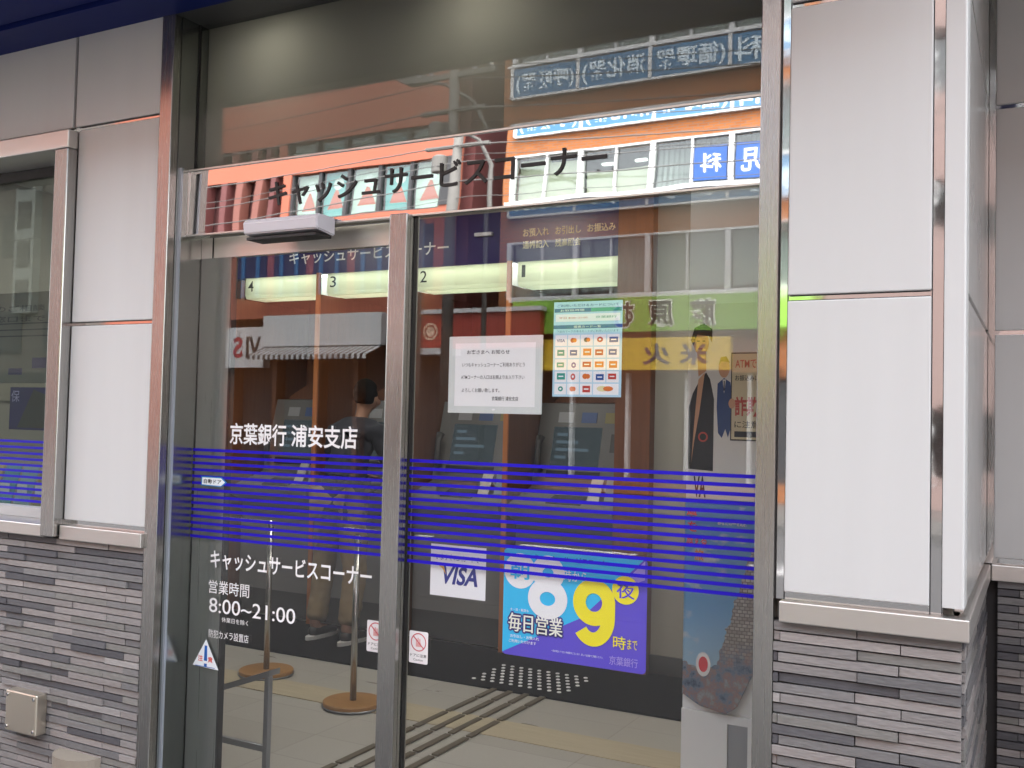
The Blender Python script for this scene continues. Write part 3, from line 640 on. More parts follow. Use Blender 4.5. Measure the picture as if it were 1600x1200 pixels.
# ceiling lamps
for i, (x, lab) in enumerate(((-2.45, 'lamp glowing through the left of the frosted transom'), (-1.59, 'lamp glowing through the middle of the frosted transom'))):
    t = thing('downlight', 'warm ceiling '+lab, 'lamp', (x, .5, 2.95))
    bm = bmesh.new(); lathe(bm, [(.11, 2.93), (.12, 2.94), (.12, 3.02), (.11, 3.029)], x, .38, 24); obj('lamp_shade', bm, 'frame', t)
    bm = bmesh.new(); lathe(bm, [(.06, 2.915), (.09, 2.92), (.09, 2.9295)], x, .38, 24); obj('bulb', bm, 'bulb', t)
for i, x in enumerate((-5.0, -3.3, -1.5)):
    t = thing('ceiling_light', 'long white ceiling light %s' % ('on the left of the cash room', 'in the middle of the cash room', 'on the right of the cash room')[i], 'ceiling light', (x, 1.9, 3.03), 'ceiling lights of the cash room')
    B('frame', 'frame', t, (x-.33, x+.33, 1.55, 2.2, 3.0, 3.029)); B('diffuser', 'lamp', t, (x-.3, x+.3, 1.58, 2.17, 2.992, 2.9995))

# ------------------------------------------------------------------ floor: guide bars and studs
tg = thing('tactile_guide', 'dark raised guide bars crossing the beige floor to the studs', 'tactile guide', (-2.5, 1.4, 0))
for i, x in enumerate((-2.665, -2.565, -2.465, -2.365)):
    for y0, y1 in ((.35, .62), (.64, .92), (.94, 1.22), (1.24, 1.52), (1.54, 1.82), (1.84, 2.12), (2.14, 2.4)):
        bm = bmesh.new(); box(bm, x-.017, x+.017, y0, y1, .002, .011, bev=.004); obj('guide_bar', bm, 'guidebar', tg)
studs = thing('tactile_studs', 'square of pale steel warning studs on the charcoal mat', 'tactile studs', (-2.5, 2.6, .012))
for i in range(10):
    for j in range(7):
        x, y = -2.86+.06*i+ (.03 if j % 2 else 0), 2.44+.06*j
        bm = bmesh.new(); lathe(bm, [(.0125, .0125), (.012, .016), (.008, .0175)], x, y, 10); obj('stud', bm, 'white', studs)

# ------------------------------------------------------------------ queue posts, frame, brochure pillar
def qpost(x, y, lab):
    t = thing('queue_post', lab, 'queue post', (x, y, 0), 'steel queue posts on round wooden bases')
    bm = bmesh.new(); lathe(bm, [(.155, .0045), (.16, .012), (.158, .014)], x, y, 40); obj('base_rim', bm, 'galv', t)
    bm = bmesh.new(); lathe(bm, [(.154, .0145), (.154, .03), (.15, .033)], x, y, 40); obj('base', bm, 'woodbase', t)
    bm = bmesh.new(); tube(bm, [(x, y, .0335), (x, y, .84)], .017, 16); obj('pole', bm, 'steel', t)
    bm = bmesh.new(); lathe(bm, [(.019, .8405), (.021, .85), (.021, .875), (.012, .885)], x, y, 20); obj('cap', bm, 'chrome', t)
qpost(-3.13, 1.66, 'steel queue post with round wooden base beside the mullion')
qpost(-3.93, 1.9, 'steel queue post with round wooden base behind the grey stand')
st = thing('umbrella_stand', 'grey square tube stand near the left edge of the sliding door', 'stand', (-2.7, .5, 0))
def sq(name, a): bm = bmesh.new(); box(bm, *a, bev=.003); obj(name, bm, 'galv', st)
sx0, sx1, sy = -2.935, -2.68, .5
sq('leg', (sx0-.012, sx0+.012, sy-.012, sy+.012, .012, .365)); sq('leg', (sx1-.012, sx1+.012, sy-.012, sy+.012, .012, .468))
sq('lower_rail', (sx0+.0125, sx1-.0125, sy-.009, sy+.009, .172, .198))
bm = bmesh.new(); prism(bm, [(sx0-.014, .366), (sx1+.014, .4705), (sx1+.014, .494), (sx0-.014, .390)], sy-.014, sy+.05, 'y'); obj('top_rail', bm, 'galv', st)
for x in (sx0, sx1): sq('foot', (x-.02, x+.02, sy-.07, sy+.16, .001, .0115))
pil = thing('display_pillar', 'pale grey display pillar with recessed grey panel behind the right post', 'pillar', (-.95, 1.1, 0))
M['pillar'] = mat('pale grey cabinet', (.78, .8, .79), .5, var=.03, scale=2)
B('body', 'pillar', pil, (-1.119, -.78, .9, 1.25, 0.001, 2.6))
B('front_frame', 'pillar', pil, (-1.119, -.953, .888, .8995, .001, .492), (-.953, -.66, .888, .8995, .462, .492), (-.882, -.66, .888, .8995, .001, .4615)); B('recess_panel', 'galv', pil, (-.9525, -.8825, .894, .8997, .001, .461))
# lower poster: coast town under a blue sky, bowed sheet with pointed foot
def lower_poster():
    bm = bmesh.new(); nx, nz = 40, 90; x0, x1 = -1.116, -.79
    foot = [(0, .546), (.2, .516), (.5, .501), (.62, .53), (.75, .628), (1, .76)]
    def zb(s):
        for (a, p), (b, q) in zip(foot, foot[1:]):
            if a <= s <= b: return p+(q-p)*(s-a)/(b-a)
    rows = []
    for i in range(nz+1):
        rows.append([bm.verts.new((x0+(x1-x0)*j/nx, .884-.02*math.sin(PI*j/nx), zb(j/nx)+(1.225-zb(j/nx))*i/nz)) for j in range(nx+1)])
    for i in range(nz):
        for j in range(nx):
            f = bm.faces.new((rows[i][j], rows[i][j+1], rows[i+1][j+1], rows[i+1][j])); f.smooth = True
    bmesh.ops.solidify(bm, geom=bm.faces[:], thickness=-.0015)
    m = bpy.data.materials.new('coast town print'); m.use_nodes = True; N = m.node_tree.nodes; L = m.node_tree.links; b = N['Principled BSDF']; b.inputs['Roughness'].default_value = .35
    tc = N.new('ShaderNodeTexCoord'); sp = N.new('ShaderNodeSeparateXYZ'); L.new(tc.outputs['Object'], sp.inputs[0])
    def mth(op, a, b_=None, c=None):
        q = N.new('ShaderNodeMath'); q.operation = op
        for k, v in enumerate((a, b_, c)):
            if v is None: continue
            if isinstance(v, (int, float)): q.inputs[k].default_value = v
            else: L.new(v, q.inputs[k])
        return q.outputs[0]
    ramp = N.new('ShaderNodeValToRGB'); mr = N.new('ShaderNodeMapRange'); mr.inputs['From Min'].default_value = .6; mr.inputs['From Max'].default_value = 1.23; L.new(sp.outputs['Z'], mr.inputs[0]); L.new(mr.outputs[0], ramp.inputs[0])
    ramp.color_ramp.elements[0].color = (.6, .82, .92, 1); ramp.color_ramp.elements[1].color = (.08, .32, .68, 1)
    e = ramp.color_ramp.elements.new(.45); e.color = (.2, .52, .82, 1)
    mp = N.new('ShaderNodeMapping'); mp.inputs['Scale'].default_value = (7, 1, 14); L.new(tc.outputs['Object'], mp.inputs[0])
    cl = N.new('ShaderNodeTexNoise'); cl.inputs['Scale'].default_value = 1.2; cl.inputs['Detail'].default_value = 5; L.new(mp.outputs[0], cl.inputs['Vector'])
    cr = N.new('ShaderNodeMapRange'); cr.inputs['From Min'].default_value = .56; cr.inputs['From Max'].default_value = .68; L.new(cl.outputs[0], cr.inputs[0])
    skyc = N.new('ShaderNodeMix'); skyc.data_type = 'RGBA'; L.new(cr.outputs[0], skyc.inputs['Factor']); L.new(ramp.outputs[0], skyc.inputs['A']); skyc.inputs['B'].default_value = (.8, .82, .85, 1)
    # cliff of houses on the right: boundary x > edge(z)
    cx_ = N.new('ShaderNodeCombineXYZ'); L.new(sp.outputs['X'], cx_.inputs['X']); L.new(sp.outputs['Z'], cx_.inputs['Y'])
    bk = N.new('ShaderNodeTexBrick'); L.new(cx_.outputs[0], bk.inputs['Vector']); bk.inputs['Scale'].default_value = 1; bk.inputs['Brick Width'].default_value = .017; bk.inputs['Row Height'].default_value = .012; bk.inputs['Mortar Size'].default_value = .0016; bk.inputs['Bias'].default_value = .1
    bk.inputs['Color1'].default_value = (.75, .68, .58, 1); bk.inputs['Color2'].default_value = (.44, .36, .29, 1); bk.inputs['Mortar'].default_value = (.24, .2, .17, 1)
    big = N.new('ShaderNodeTexNoise'); big.inputs['Scale'].default_value = 16; big.inputs['Detail'].default_value = 8; big.inputs['Roughness'].default_value = .7; L.new(tc.outputs['Object'], big.inputs['Vector'])
    fr = N.new('ShaderNodeValToRGB'); L.new(big.outputs[0], fr.inputs[0]); E = fr.color_ramp.elements; E[0].position = .36; E[0].color = (.08, .12, .2, 1); E[1].position = .72; E[1].color = (.75, .76, .78, 1)
    for p_, c_ in ((.46, (.26, .34, .46)), (.55, (.5, .3, .25)), (.585, (.42, .42, .45))): k = E.new(p_); k.color = (*c_, 1)
    lm = N.new('ShaderNodeMapRange'); lm.inputs['From Min'].default_value = .66; lm.inputs['From Max'].default_value = .76; L.new(sp.outputs['Z'], lm.inputs[0])
    hm = N.new('ShaderNodeMix'); hm.data_type = 'RGBA'; L.new(lm.outputs[0], hm.inputs['Factor']); L.new(fr.outputs[0], hm.inputs['A']); L.new(bk.outputs['Color'], hm.inputs['B'])
    n2 = N.new('ShaderNodeTexNoise'); n2.inputs['Scale'].default_value = 22; L.new(tc.outputs['Object'], n2.inputs['Vector'])
    edge = mth('ADD', mth('MULTIPLY_ADD', sp.outputs['Z'], .30, -1.215), mth('MULTIPLY', n2.outputs[0], .05))
    mask = mth('GREATER_THAN', sp.outputs['X'], edge)
    low = mth('LESS_THAN', sp.outputs['Z'], mth('ADD', mth('MULTIPLY', n2.outputs[0], .06), .63))
    mk = mth('MAXIMUM', mask, low)
    fin = N.new('ShaderNodeMix'); fin.data_type = 'RGBA'; L.new(mk, fin.inputs['Factor']); L.new(skyc.outputs['Result'], fin.inputs['A']); L.new(hm.outputs['Result'], fin.inputs['B'])
    L.new(fin.outputs['Result'], b.inputs['Base Color'])
    y = .858
    o = obj('travel_poster', bm, m); tag(o, 'tall poster of coast houses under blue sky on the pale pillar', 'poster')
    # lettering and red badge print
    bm = bmesh.new()
    def yy(x): return .8815-.02*math.sin(PI*(x-x0)/(x1-x0))-.0028
    for s, xa, xb, z0, z1, mi in (('夢', -1.108, -1.068, 1.165, 1.2, 0), ('を', -1.104, -1.066, 1.12, 1.155, 0), ('旅する', -1.108, -1.03, 1.075, 1.108, 0), ('旅', -1.075, -1.04, 1.02, 1.06, 1), ('あなたの夢を応援', -.99, -.885, 1.15, 1.168, 2)):
        vs, fs, asp = text_geo(s, .02); V = [bm.verts.new((xa+a*(xb-xa), yy(xa+a*(xb-xa)), z0+c*(z1-z0))) for a, c in vs]
        for f in fs:
            try: bm.faces.new([V[i] for i in f]).material_index = mi
            except ValueError: pass
    def bent_disc(cx, cz, r, mi, dy):
        f = bm.faces.new([bm.verts.new((cx+.62*r*math.cos(2*PI*k/28), yy(cx)-dy, cz+r*math.sin(2*PI*k/28))) for k in range(28)]); f.material_index = mi
    bent_disc(-1.035, .662, .042, 2, .0005); bent_disc(-1.035, .662, .027, 0, .001)
    q = obj('lettering', bm, mats('d22c38', 'e08a3a', 'e8e6e2'), o)
lower_poster()
# upper poster: two suited men and a text board
def upper_poster():
    bm = bmesh.new(); y = .896
    prism(bm, [(-1.117, 1.235), (-.79, 1.235), (-.79, 1.93), (-1.117, 1.93)], y-.002, y, 'y', 0)
    Y = lambda k: y-.002-.0004*k
    poly(bm, [(-1.112, 1.34), (-1.02, 1.335), (-1.02, 1.59), (-1.035, 1.66), (-1.05, 1.685), (-1.075, 1.655), (-1.098, 1.61), (-1.112, 1.56)], Y(1), 1)
    poly(bm, [(-1.078, 1.66), (-1.055, 1.685), (-1.073, 1.54), (-1.09, 1.44), (-1.1, 1.36), (-1.094, 1.46), (-1.086, 1.57)], Y(2), 3)
    poly(bm, [(-1.078, 1.67), (-1.05, 1.69), (-1.052, 1.76), (-1.085, 1.76)], Y(2), 3)
    disc(bm, -1.07, 1.79, .028, .042, Y(3), 3, 24)
    poly(bm, [(-1.108, 1.80), (-1.095, 1.845), (-1.06, 1.86), (-1.03, 1.84), (-1.03, 1.79), (-1.042, 1.815), (-1.085, 1.82), (-1.098, 1.78)], Y(4), 1)
    for ex in (-1.08, -1.06): quad(bm, ex-.005, ex+.005, 1.795, 1.799, Y(5), 1)
    quad(bm, -1.078, -1.063, 1.768, 1.771, Y(5), 6)
    ring(bm, -1.058, 1.455, .012, .018, Y(3), 6, 20)
    text(bm, 'VA', -1.09, -1.045, 1.24, 1.315, Y(2), 1, .03)
    # man in blue
    poly(bm, [(-1.008, 1.645), (-.985, 1.665), (-.962, 1.65), (-.953, 1.58), (-.958, 1.49), (-.968, 1.455), (-.978, 1.485), (-.99, 1.453), (-1.004, 1.47), (-1.01, 1.56)], Y(1), 2)
    disc(bm, -.985, 1.7, .02, .034, Y(2), 3, 24); poly(bm, [(-1.005, 1.71), (-.998, 1.738), (-.978, 1.742), (-.964, 1.718), (-.972, 1.722), (-.995, 1.724)], Y(3), 4)
    poly(bm, [(-.99, 1.66), (-.978, 1.66), (-.984, 1.61)], Y(2), 0); quad(bm, -.986, -.982, 1.62, 1.655, Y(3), 1)
    disc(bm, -.955, 1.575, .012, .018, Y(6), 3, 16)
    # text board
    quad(bm, -.96, -.8, 1.445, 1.755, Y(3), 1); quad(bm, -.956, -.8, 1.45, 1.75, Y(4), 5)
    text(bm, 'ATMで', -.945, -.87, 1.70, 1.73, Y(5), 6, .01); text(bm, 'お振込みは', -.945, -.86, 1.655, 1.675, Y(5), 1, .01)
    text(bm, '詐欺', -.945, -.86, 1.53, 1.60, Y(5), 6, .03); text(bm, 'に注意', -.945, -.86, 1.49, 1.515, Y(5), 1, .01); quad(bm, -.945, -.84, 1.458, 1.478, Y(5), 1)
    tag(obj('pillar_poster', bm, mats('d9d9d4', '1b1a1d', '1f3f74', 'c79a78', '8a7a30', 'cfc4a2', 'b8473a')), 'poster of a man in black suit and a man in blue holding a board', 'poster')
upper_poster()

# ------------------------------------------------------------------ behind the left window
wb = thing('window_poster', 'navy and white information poster standing behind the left window', 'poster', (-4.3, .5, 1.2))
bm = bmesh.new(); x0 = -4.75; y = .5
prism(bm, [(-4.9, 1.62), (-4.03, 1.62), (-4.03, 2.05), (-4.9, 2.05)], y, y+.01, 'y', 0)
for k in range(3): quad(bm, -4.88, -4.05, 1.9-.03*k, 1.906-.03*k, y-.001, 1)
for k, s in enumerate(('資産運用のご相談', 'お気軽に窓口まで')): text(bm, s, -4.85, -4.1, 1.96-.05*k, 1.99-.05*k, y-.001, 1, .01)
for k in range(5): quad(bm, -4.86+.17*k, -4.86+.17*k+.1, 1.66+.03*(k % 3), 1.69+.05*(k % 3), y-.001, 2)
obj('panel', bm, mats('6d6a60', '2c2a2c', '2a1f58'), wb)
bm = bmesh.new(); prism(bm, [(-4.33, 1.40), (-4.02, 1.40), (-4.02, 1.60), (-4.33, 1.60)], y, y+.01, 'y', 0); poly(bm, [(-4.27, 1.41), (-4.05, 1.41), (-4.05, 1.56), (-4.16, 1.59)], y-.001, 1); text(bm, '保', -4.32, -4.26, 1.53, 1.585, y-.001, 2)
obj('card', bm, mats('2a1f58', '3c3930', 'a8a0c8'), wb)
ct = thing('leaflet_rack', 'rack of coloured leaflets behind the left window stripes', 'leaflet rack', (-4.3, .45, 0))
B('counter', 'atm', ct, (-6.1, -3.65, .3, .8, 0.002, .98), bev=.004)
cols = ['3f8f96', '7fa3a8', '8c7a3a', 'b9b8b4', '2f4f86', 'a0a8a0', 'c8b060']
for k in range(12):
    bm = bmesh.new(); x = -5.2+.125*k; prism(bm, [(.42, .985), (.50, 1.24), (.505, 1.24), (.425, .985)], x, x+.105, 'x', 0)
    quad(bm, x+.015, x+.085, 1.1, 1.15, .4525, 1); l_ = obj('leaflet', bm, mats(cols[k % 7], 'e2e2dc'), ct)
nb = thing('wall_board', 'pale text board on the side wall seen through the left window', 'notice board', (-6.2, 1.9, 1.7))
bm = bmesh.new(); box(bm, -6.2, -6.185, 1.2, 2.6, 1.55, 2.15); obj('board', bm, mats('9a968a'), nb)

# ------------------------------------------------------------------ person at machine 3
def skin(name, nodes, edges, ms, par, sub=2, root=0, fold=0.):
    me = bpy.data.meshes.new(name); me.from_pydata([n[0] for n in nodes], edges, []); o = bpy.data.objects.new(name, me); COL.objects.link(o)
    md = o.modifiers.new('s', 'SKIN'); md.use_smooth_shade = True; md.branch_smoothing = .6
    if not me.skin_vertices:
        bpy.context.view_layer.objects.active = o
    for i, v in enumerate(me.skin_vertices[0].data):
        r = nodes[i][1]; v.radius = r if isinstance(r, tuple) else (r, r); v.use_root = (i == root)
    sb = o.modifiers.new('u', 'SUBSURF'); sb.levels = sub; sb.render_levels = sub
    dg = bpy.context.evaluated_depsgraph_get(); m2 = bpy.data.meshes.new_from_object(o.evaluated_get(dg)); m2.name = name
    for p in m2.polygons: p.use_smooth = True
    bpy.data.objects.remove(o); bpy.data.meshes.remove(me)
    if fold:
        from mathutils import noise
        for v in m2.vertices: v.co += v.normal*fold*(noise.noise(v.co*9)+.6*noise.noise(Vector((v.co.x*14, v.co.y*14, v.co.z*26))))
    m2.materials.clear(); m2.materials.append(M[ms]); q = bpy.data.objects.new(name, m2); COL.objects.link(q); setp(q, par); return q
J = dict(pel=(-4.10, 2.80, .95), wa=(-4.09, 2.82, 1.08), ch=(-4.07, 2.88, 1.30), up=(-4.06, 2.92, 1.42), nk=(-4.055, 2.94, 1.49), nk2=(-4.045, 2.965, 1.545), hd=(-4.035, 2.985, 1.60), hd2=(-4.03, 2.975, 1.665), tp=(-4.03, 2.965, 1.70),
         lh=(-4.19, 2.80, .92), lk=(-4.215, 2.80, .49), la=(-4.245, 2.745, .09), lt=(-4.235, 2.90, .045),
         rh=(-4.01, 2.80, .92), rk=(-3.965, 2.80, .49), ra=(-3.965, 2.72, .09), rt=(-3.95, 2.875, .045),
         ls=(-4.235, 2.90, 1.40), le=(-4.30, 2.97, 1.13), lw=(-4.20, 3.17, 1.09), rs=(-3.885, 2.92, 1.40), re=(-3.83, 3.02, 1.14), rw=(-3.93, 3.20, 1.10))
for k_ in J: J[k_] = (J[k_][0]-.03, J[k_][1], J[k_][2])
def build_person():
    names = ['pel', 'wa', 'ch', 'up', 'nk', 'nk2', 'hd', 'hd2', 'tp', 'lh', 'lk', 'la', 'lt', 'rh', 'rk', 'ra', 'rt', 'ls', 'le', 'lw', 'rs', 're', 'rw']
    rad = dict(pel=(.12, .09), wa=(.12, .085), ch=(.145, .1), up=(.12, .075), nk=.05, nk2=.052, hd=(.072, .088), hd2=(.075, .092), tp=.05, lh=.08, lk=.055, la=.038, lt=.03, rh=.08, rk=.055, ra=.038, rt=.03, ls=.052, le=.04, lw=.027, rs=.052, re=.04, rw=.027)
    nodes = [(J[n], rad[n]) for n in names]; ix = {n: i for i, n in enumerate(names)}
    E = [('pel', 'wa'), ('wa', 'ch'), ('ch', 'up'), ('up', 'nk'), ('nk', 'nk2'), ('nk2', 'hd'), ('hd', 'hd2'), ('hd2', 'tp'), ('pel', 'lh'), ('lh', 'lk'), ('lk', 'la'), ('la', 'lt'), ('pel', 'rh'), ('rh', 'rk'), ('rk', 'ra'), ('ra', 'rt'), ('up', 'ls'), ('ls', 'le'), ('le', 'lw'), ('up', 'rs'), ('rs', 're'), ('re', 'rw')]
    edges = [(ix[a], ix[b]) for a, b in E]
    # hands: palm, four fingers, thumb
    for w_, e_, side in (('lw', 'le', 1), ('rw', 're', -1)):
        W = Vector(J[w_]); d = (W-Vector(J[e_])).normalized(); lat = d.cross(Vector((0, 0, 1))).normalized()*side
        nodes.append((tuple(W+d*.05), (.034, .016))); pi_ = len(nodes)-1; edges.append((ix[w_], pi_))
        for k, L in enumerate((.062, .072, .068, .052)):
            b0 = W+d*.085+lat*(.03-.02*k); nodes.append((tuple(b0), .0095)); nodes.append((tuple(b0+d*L*.55+Vector((0, 0, -.006))), .0085)); nodes.append((tuple(b0+d*L*.9+Vector((0, 0, -.022))), .0075)); n_ = len(nodes)
            edges += [(pi_, n_-3), (n_-3, n_-2), (n_-2, n_-1)]
        nodes.append((tuple(W+d*.045+lat*.045), .011)); nodes.append((tuple(W+d*.085+lat*.062+Vector((0, 0, -.012))), .009)); n_ = len(nodes); edges += [(pi_, n_-2), (n_-2, n_-1)]
    # nose and ears grow out of the head
    H = Vector(J['hd']); nodes.append((tuple(H+Vector((.035, .105, .0))), .014)); edges.append((ix['hd'], len(nodes)-1))
    for s in (-1, 1): nodes.append((tuple(H+Vector((s*.085, -.005, .01))), (.012, .022))); edges.append((ix['hd'], len(nodes)-1))
    p = skin('person', nodes, edges, 'skin', None, 2, 0)
    tag(p, 'person from behind in dark jacket and khaki trousers at a cash machine', 'person')
    def sub(name, ns, es, ms, par=p, s=2): return skin(name, ns, es, ms, par, s+(1 if ms in ('jacket', 'khaki', 'hair') else 0), 0, {'jacket': .013, 'khaki': .011, 'hair': .006}.get(ms, 0.))
    jn = [(J['pel'], (.165, .125)), (J['wa'], (.165, .125)), (J['ch'], (.2, .15)), (J['up'], (.17, .11)), (J['ls'], .085), (J['le'], .06), (tuple(Vector(J['le']).lerp(Vector(J['lw']), .92)), .042), (J['rs'], .085), (J['re'], .06), (tuple(Vector(J['re']).lerp(Vector(J['rw']), .92)), .042), ((-4.135, 2.79, .88), (.165, .125)), (tuple(Vector(J['nk'])+Vector((0, -.004, .012))), (.074, .068))]
    sub('jacket', jn, [(10, 0), (0, 1), (1, 2), (2, 3), (3, 4), (4, 5), (5, 6), (3, 7), (7, 8), (8, 9), (3, 11)], 'jacket')
    tn = [((-4.13, 2.795, .93), (.15, .115)), (J['lh'], .105), (J['lk'], .08), ((-4.273, 2.755, .11), .068), (J['rh'], .105), (J['rk'], .08), ((-3.996, 2.73, .11), .068), ((-4.265, 2.79, .28), .078), ((-3.993, 2.78, .28), .078), ((-4.23, 2.79, .7), .098), ((-4.015, 2.79, .7), .098)]
    sub('trousers', tn, [(0, 1), (1, 9), (9, 2), (2, 7), (7, 3), (0, 4), (4, 10), (10, 5), (5, 8), (8, 6)], 'khaki')
    for nm, a, t_ in (('l', 'la', 'lt'), ('r', 'ra', 'rt')):
        A, T = Vector(J[a]), Vector(J[t_]); d = T-A
        s = sub('shoe', [((A.x, A.y-.045, .06), (.045, .04)), ((A.x, A.y+.04, .062), (.048, .042)), ((T.x, T.y, .05), (.048, .03)), ((T.x+.005, T.y+.06, .042), (.036, .02))], [(0, 1), (1, 2), (2, 3)], 'shoe')
        bm = bmesh.new(); cx, y0, y1 = (A.x+T.x)/2, A.y-.085, T.y+.085
        prism(bm, [(cx+.052*math.cos(t)*(1 if math.sin(t) > 0 else .85), (y0+y1)/2+(y1-y0)/2*math.sin(t)) for t in [2*PI*k/24 for k in range(24)]], .0125, .036, 'z'); obj('sole', bm, 'frame', s)
    sub('hair', [((-4.07, 2.935, 1.575), (.074, .06)), ((-4.065, 2.95, 1.63), (.087, .082)), ((-4.06, 2.955, 1.675), (.09, .098)), ((-4.058, 2.965, 1.712), (.075, .085)), ((-4.056, 3.03, 1.70), (.06, .045))], [(0, 1), (1, 2), (2, 3), (3, 4)], 'hair')
build_person()

# ------------------------------------------------------------------ across the street (seen in the glass)
YB = -16.9
def band_wall(bm, x0, x1, zs, d=.35, y=YB):
    for z0, z1 in zs: box(bm, x0, x1, y-d, y, z0, z1)
bb = thing('brick_building', 'orange brick clinic building across the street seen in the reflection', 'building', (-5, YB, 0))
BX0, BX1 = -10.86, -3.75
bm = bmesh.new(); band_wall(bm, BX0, BX1, ((0, .3), (2.55, 4.2), (5.5, 6.86), (8.22, 9.55), (10.95, 14))); box(bm, BX0, BX0+.3, YB-.35, YB, .3, 2.55)
for z0, z1 in ((4.2, 5.5), (6.86, 8.22), (9.55, 10.95)): box(bm, BX0, BX0+.26, YB-.35, YB, z0, z1); box(bm, BX1-.3, BX1, YB-.35, YB, z0, z1)
obj('wall', bm, 'brick', bb)
B('rear_wall', 'dark', bb, (BX0, BX1, YB-6, YB-1.2, 0, 14)); B('floor_slab', 'dark', bb, (BX0, BX1, YB-1.2, YB-.36, 6.7, 6.85), (BX0, BX1, YB-1.2, YB-.36, 4.05, 4.19), (BX0, BX1, YB-1.2, YB-.36, 9.4, 9.54))
posts = [-10.6, -8.97, -7.30, -5.58, -4.06]
def pleat(x0, x1, z0, z1, y, n, amp):
    bm = bmesh.new(); N_ = n*6; a = [bm.verts.new((x0+(x1-x0)*k/N_, y+amp*math.sin(2*PI*k/6), z0)) for k in range(N_+1)]; b = [bm.verts.new((x0+(x1-x0)*k/N_, y+amp*math.sin(2*PI*k/6), z1)) for k in range(N_+1)]
    for k in range(N_): f = bm.faces.new((a[k], a[k+1], b[k+1], b[k])); f.smooth = True
    bmesh.ops.solidify(bm, geom=bm.faces[:], thickness=.004); return bm
def winrow(z0, z1, style, fw=.055):
    for i in range(len(posts)-1):
        a, b = posts[i], posts[i+1]; mid = (a+b)/2
        bm = bmesh.new()
        box(bm, a-fw, a+fw, YB-.12, YB+.03, z0, z1); box(bm, mid-fw*.4, mid+fw*.4, YB-.1, YB+.01, z0+.05, z1-.05); box(bm, a+fw, b-fw, YB-.1, YB+.02, z0, z0+.05); box(bm, a+fw, b-fw, YB-.1, YB+.02, z1-.05, z1)
        f = obj('window', bm, 'frame', bb)
        B('pane', 'winglass', f, (a+fw, b-fw, YB-.075, YB-.07, z0+.05, z1-.05))
        for k, (p, q) in enumerate(((a+fw, mid), (mid, b-fw))):
            s = style(i, k)
            if s == 'blind': B('blind', 'blind', f, (p, q, YB-.25, YB-.245, z0+.05, z1-.1-.12*((i*2+k) % 3)))
            elif s == 'half': B('blind', 'blind', f, (p, q, YB-.25, YB-.245, z0+.05, z0+.75)); B('lamp_strip', 'lamp2', f, (p+.25, p+.5, YB-.6, YB-.5, z1-.35, z1-.3))
            elif s == 'grey': B('blind', 'greywin', f, (p, q, YB-.22, YB-.215, z0+.05+.1*((i+k) % 2), z1-.05))
            elif s == 'curtain': obj('curtain', pleat(p, q, z0+.05, z1-.05, YB-.25, 7, .03), 'curtain', f)
winrow(6.86, 8.22, lambda i, k: ('blind' if i == 0 else ('half' if i == 1 else 'curtain')))
winrow(4.2, 5.5, lambda i, k: 'grey'); winrow(9.55, 10.95, lambda i, k: 'curtain')
B('window_ledge', 'frame', bb, (BX0+.1, BX1, YB, YB+.12, 6.78, 6.858), (BX0+.3, BX1, YB, YB+.08, 4.13, 4.198), (BX0+.1, BX1, YB, YB+.06, 9.5, 9.548))
# clinic sign boards
def board(name, label, boxes, m, texts, trim=None, y=YB+.1, d=.08):
    t = thing(name, label, 'sign', ((boxes[0][0]+boxes[0][1])/2, y, boxes[0][2]))
    bm = bmesh.new()
    for x0, x1, z0, z1 in boxes: box(bm, x0, x1, y-d, y, z0, z1)
    obj('board', bm, m, t)
    for s, xl, xr, z0, z1, c, bo in texts:   # xl = reader's left (larger X)
        bm = bmesh.new(); text(bm, s, xl, xr, z0, z1, y+.006+(.006 if c == '182016' else 0), 0, bo); obj('lettering', bm, mats(c), t)
    if trim: 
        bm = bmesh.new()
        for x0, x1, z0, z1 in trim: box(bm, x0, x1, y-d+.002, y+.02, z0, z1)
        obj('trim', bm, 'frame', t)
    return t
ps = posts
board('clinic_sign', 'long teal clinic sign with white letters above the reflected upper windows', [(ps[0], ps[4], 8.8, 9.44)], 'signteal',
      [('(呼吸器)', -9.07, -10.5, 8.86, 9.32, 'c9d8e0', .02), ('消化器)', -7.4, -8.87, 8.86, 9.36, 'c9d8e0', .02), ('(循環器', -5.68, -7.2, 8.86, 9.36, 'c9d8e0', .02), ('科', -4.9, -5.5, 8.86, 9.36, 'c9d8e0', .02), ('内', -4.14, -4.7, 8.86, 9.36, 'c9d8e0', .02)],
      [(p-.04, p+.04, 8.78, 9.46) for p in ps]+[(ps[0], ps[4], 8.745, 8.795)])
board('clinic_sign', 'lower teal clinic sign with phone digits under the reflected white ledge', [(ps[0], ps[4], 6.08, 6.72)], 'signteal',
      [('55-0030', -9.05, -10.5, 6.18, 6.52, 'c9d8e0', .02), ('ニック', -7.4, -8.8, 6.16, 6.56, 'c9d8e0', .02), ('クリ', -5.8, -7.0, 6.16, 6.56, 'c9d8e0', .02), ('医院', -4.14, -5.3, 6.16, 6.56, 'c9d8e0', .02)],
      [(p-.03, p+.03, 6.06, 6.74) for p in ps]+[(ps[0], ps[4], 6.03, 6.075)])
board('window_sign', 'bright blue window sign reading 科 in the mirror band', [(-6.40, -5.68, 6.98, 7.92)], 'signblue', [('科', -5.8, -6.25, 7.2, 7.72, 'f2f6fa', .008)], y=YB-.02, d=.04)
board('window_sign', 'bright blue window sign reading 児 at the right of the mirror band', [(-5.48, -4.70, 6.98, 7.92)], 'signblue', [('児', -4.85, -5.35, 7.15, 7.75, 'f2f6fa', .008)], y=YB-.02, d=.04)
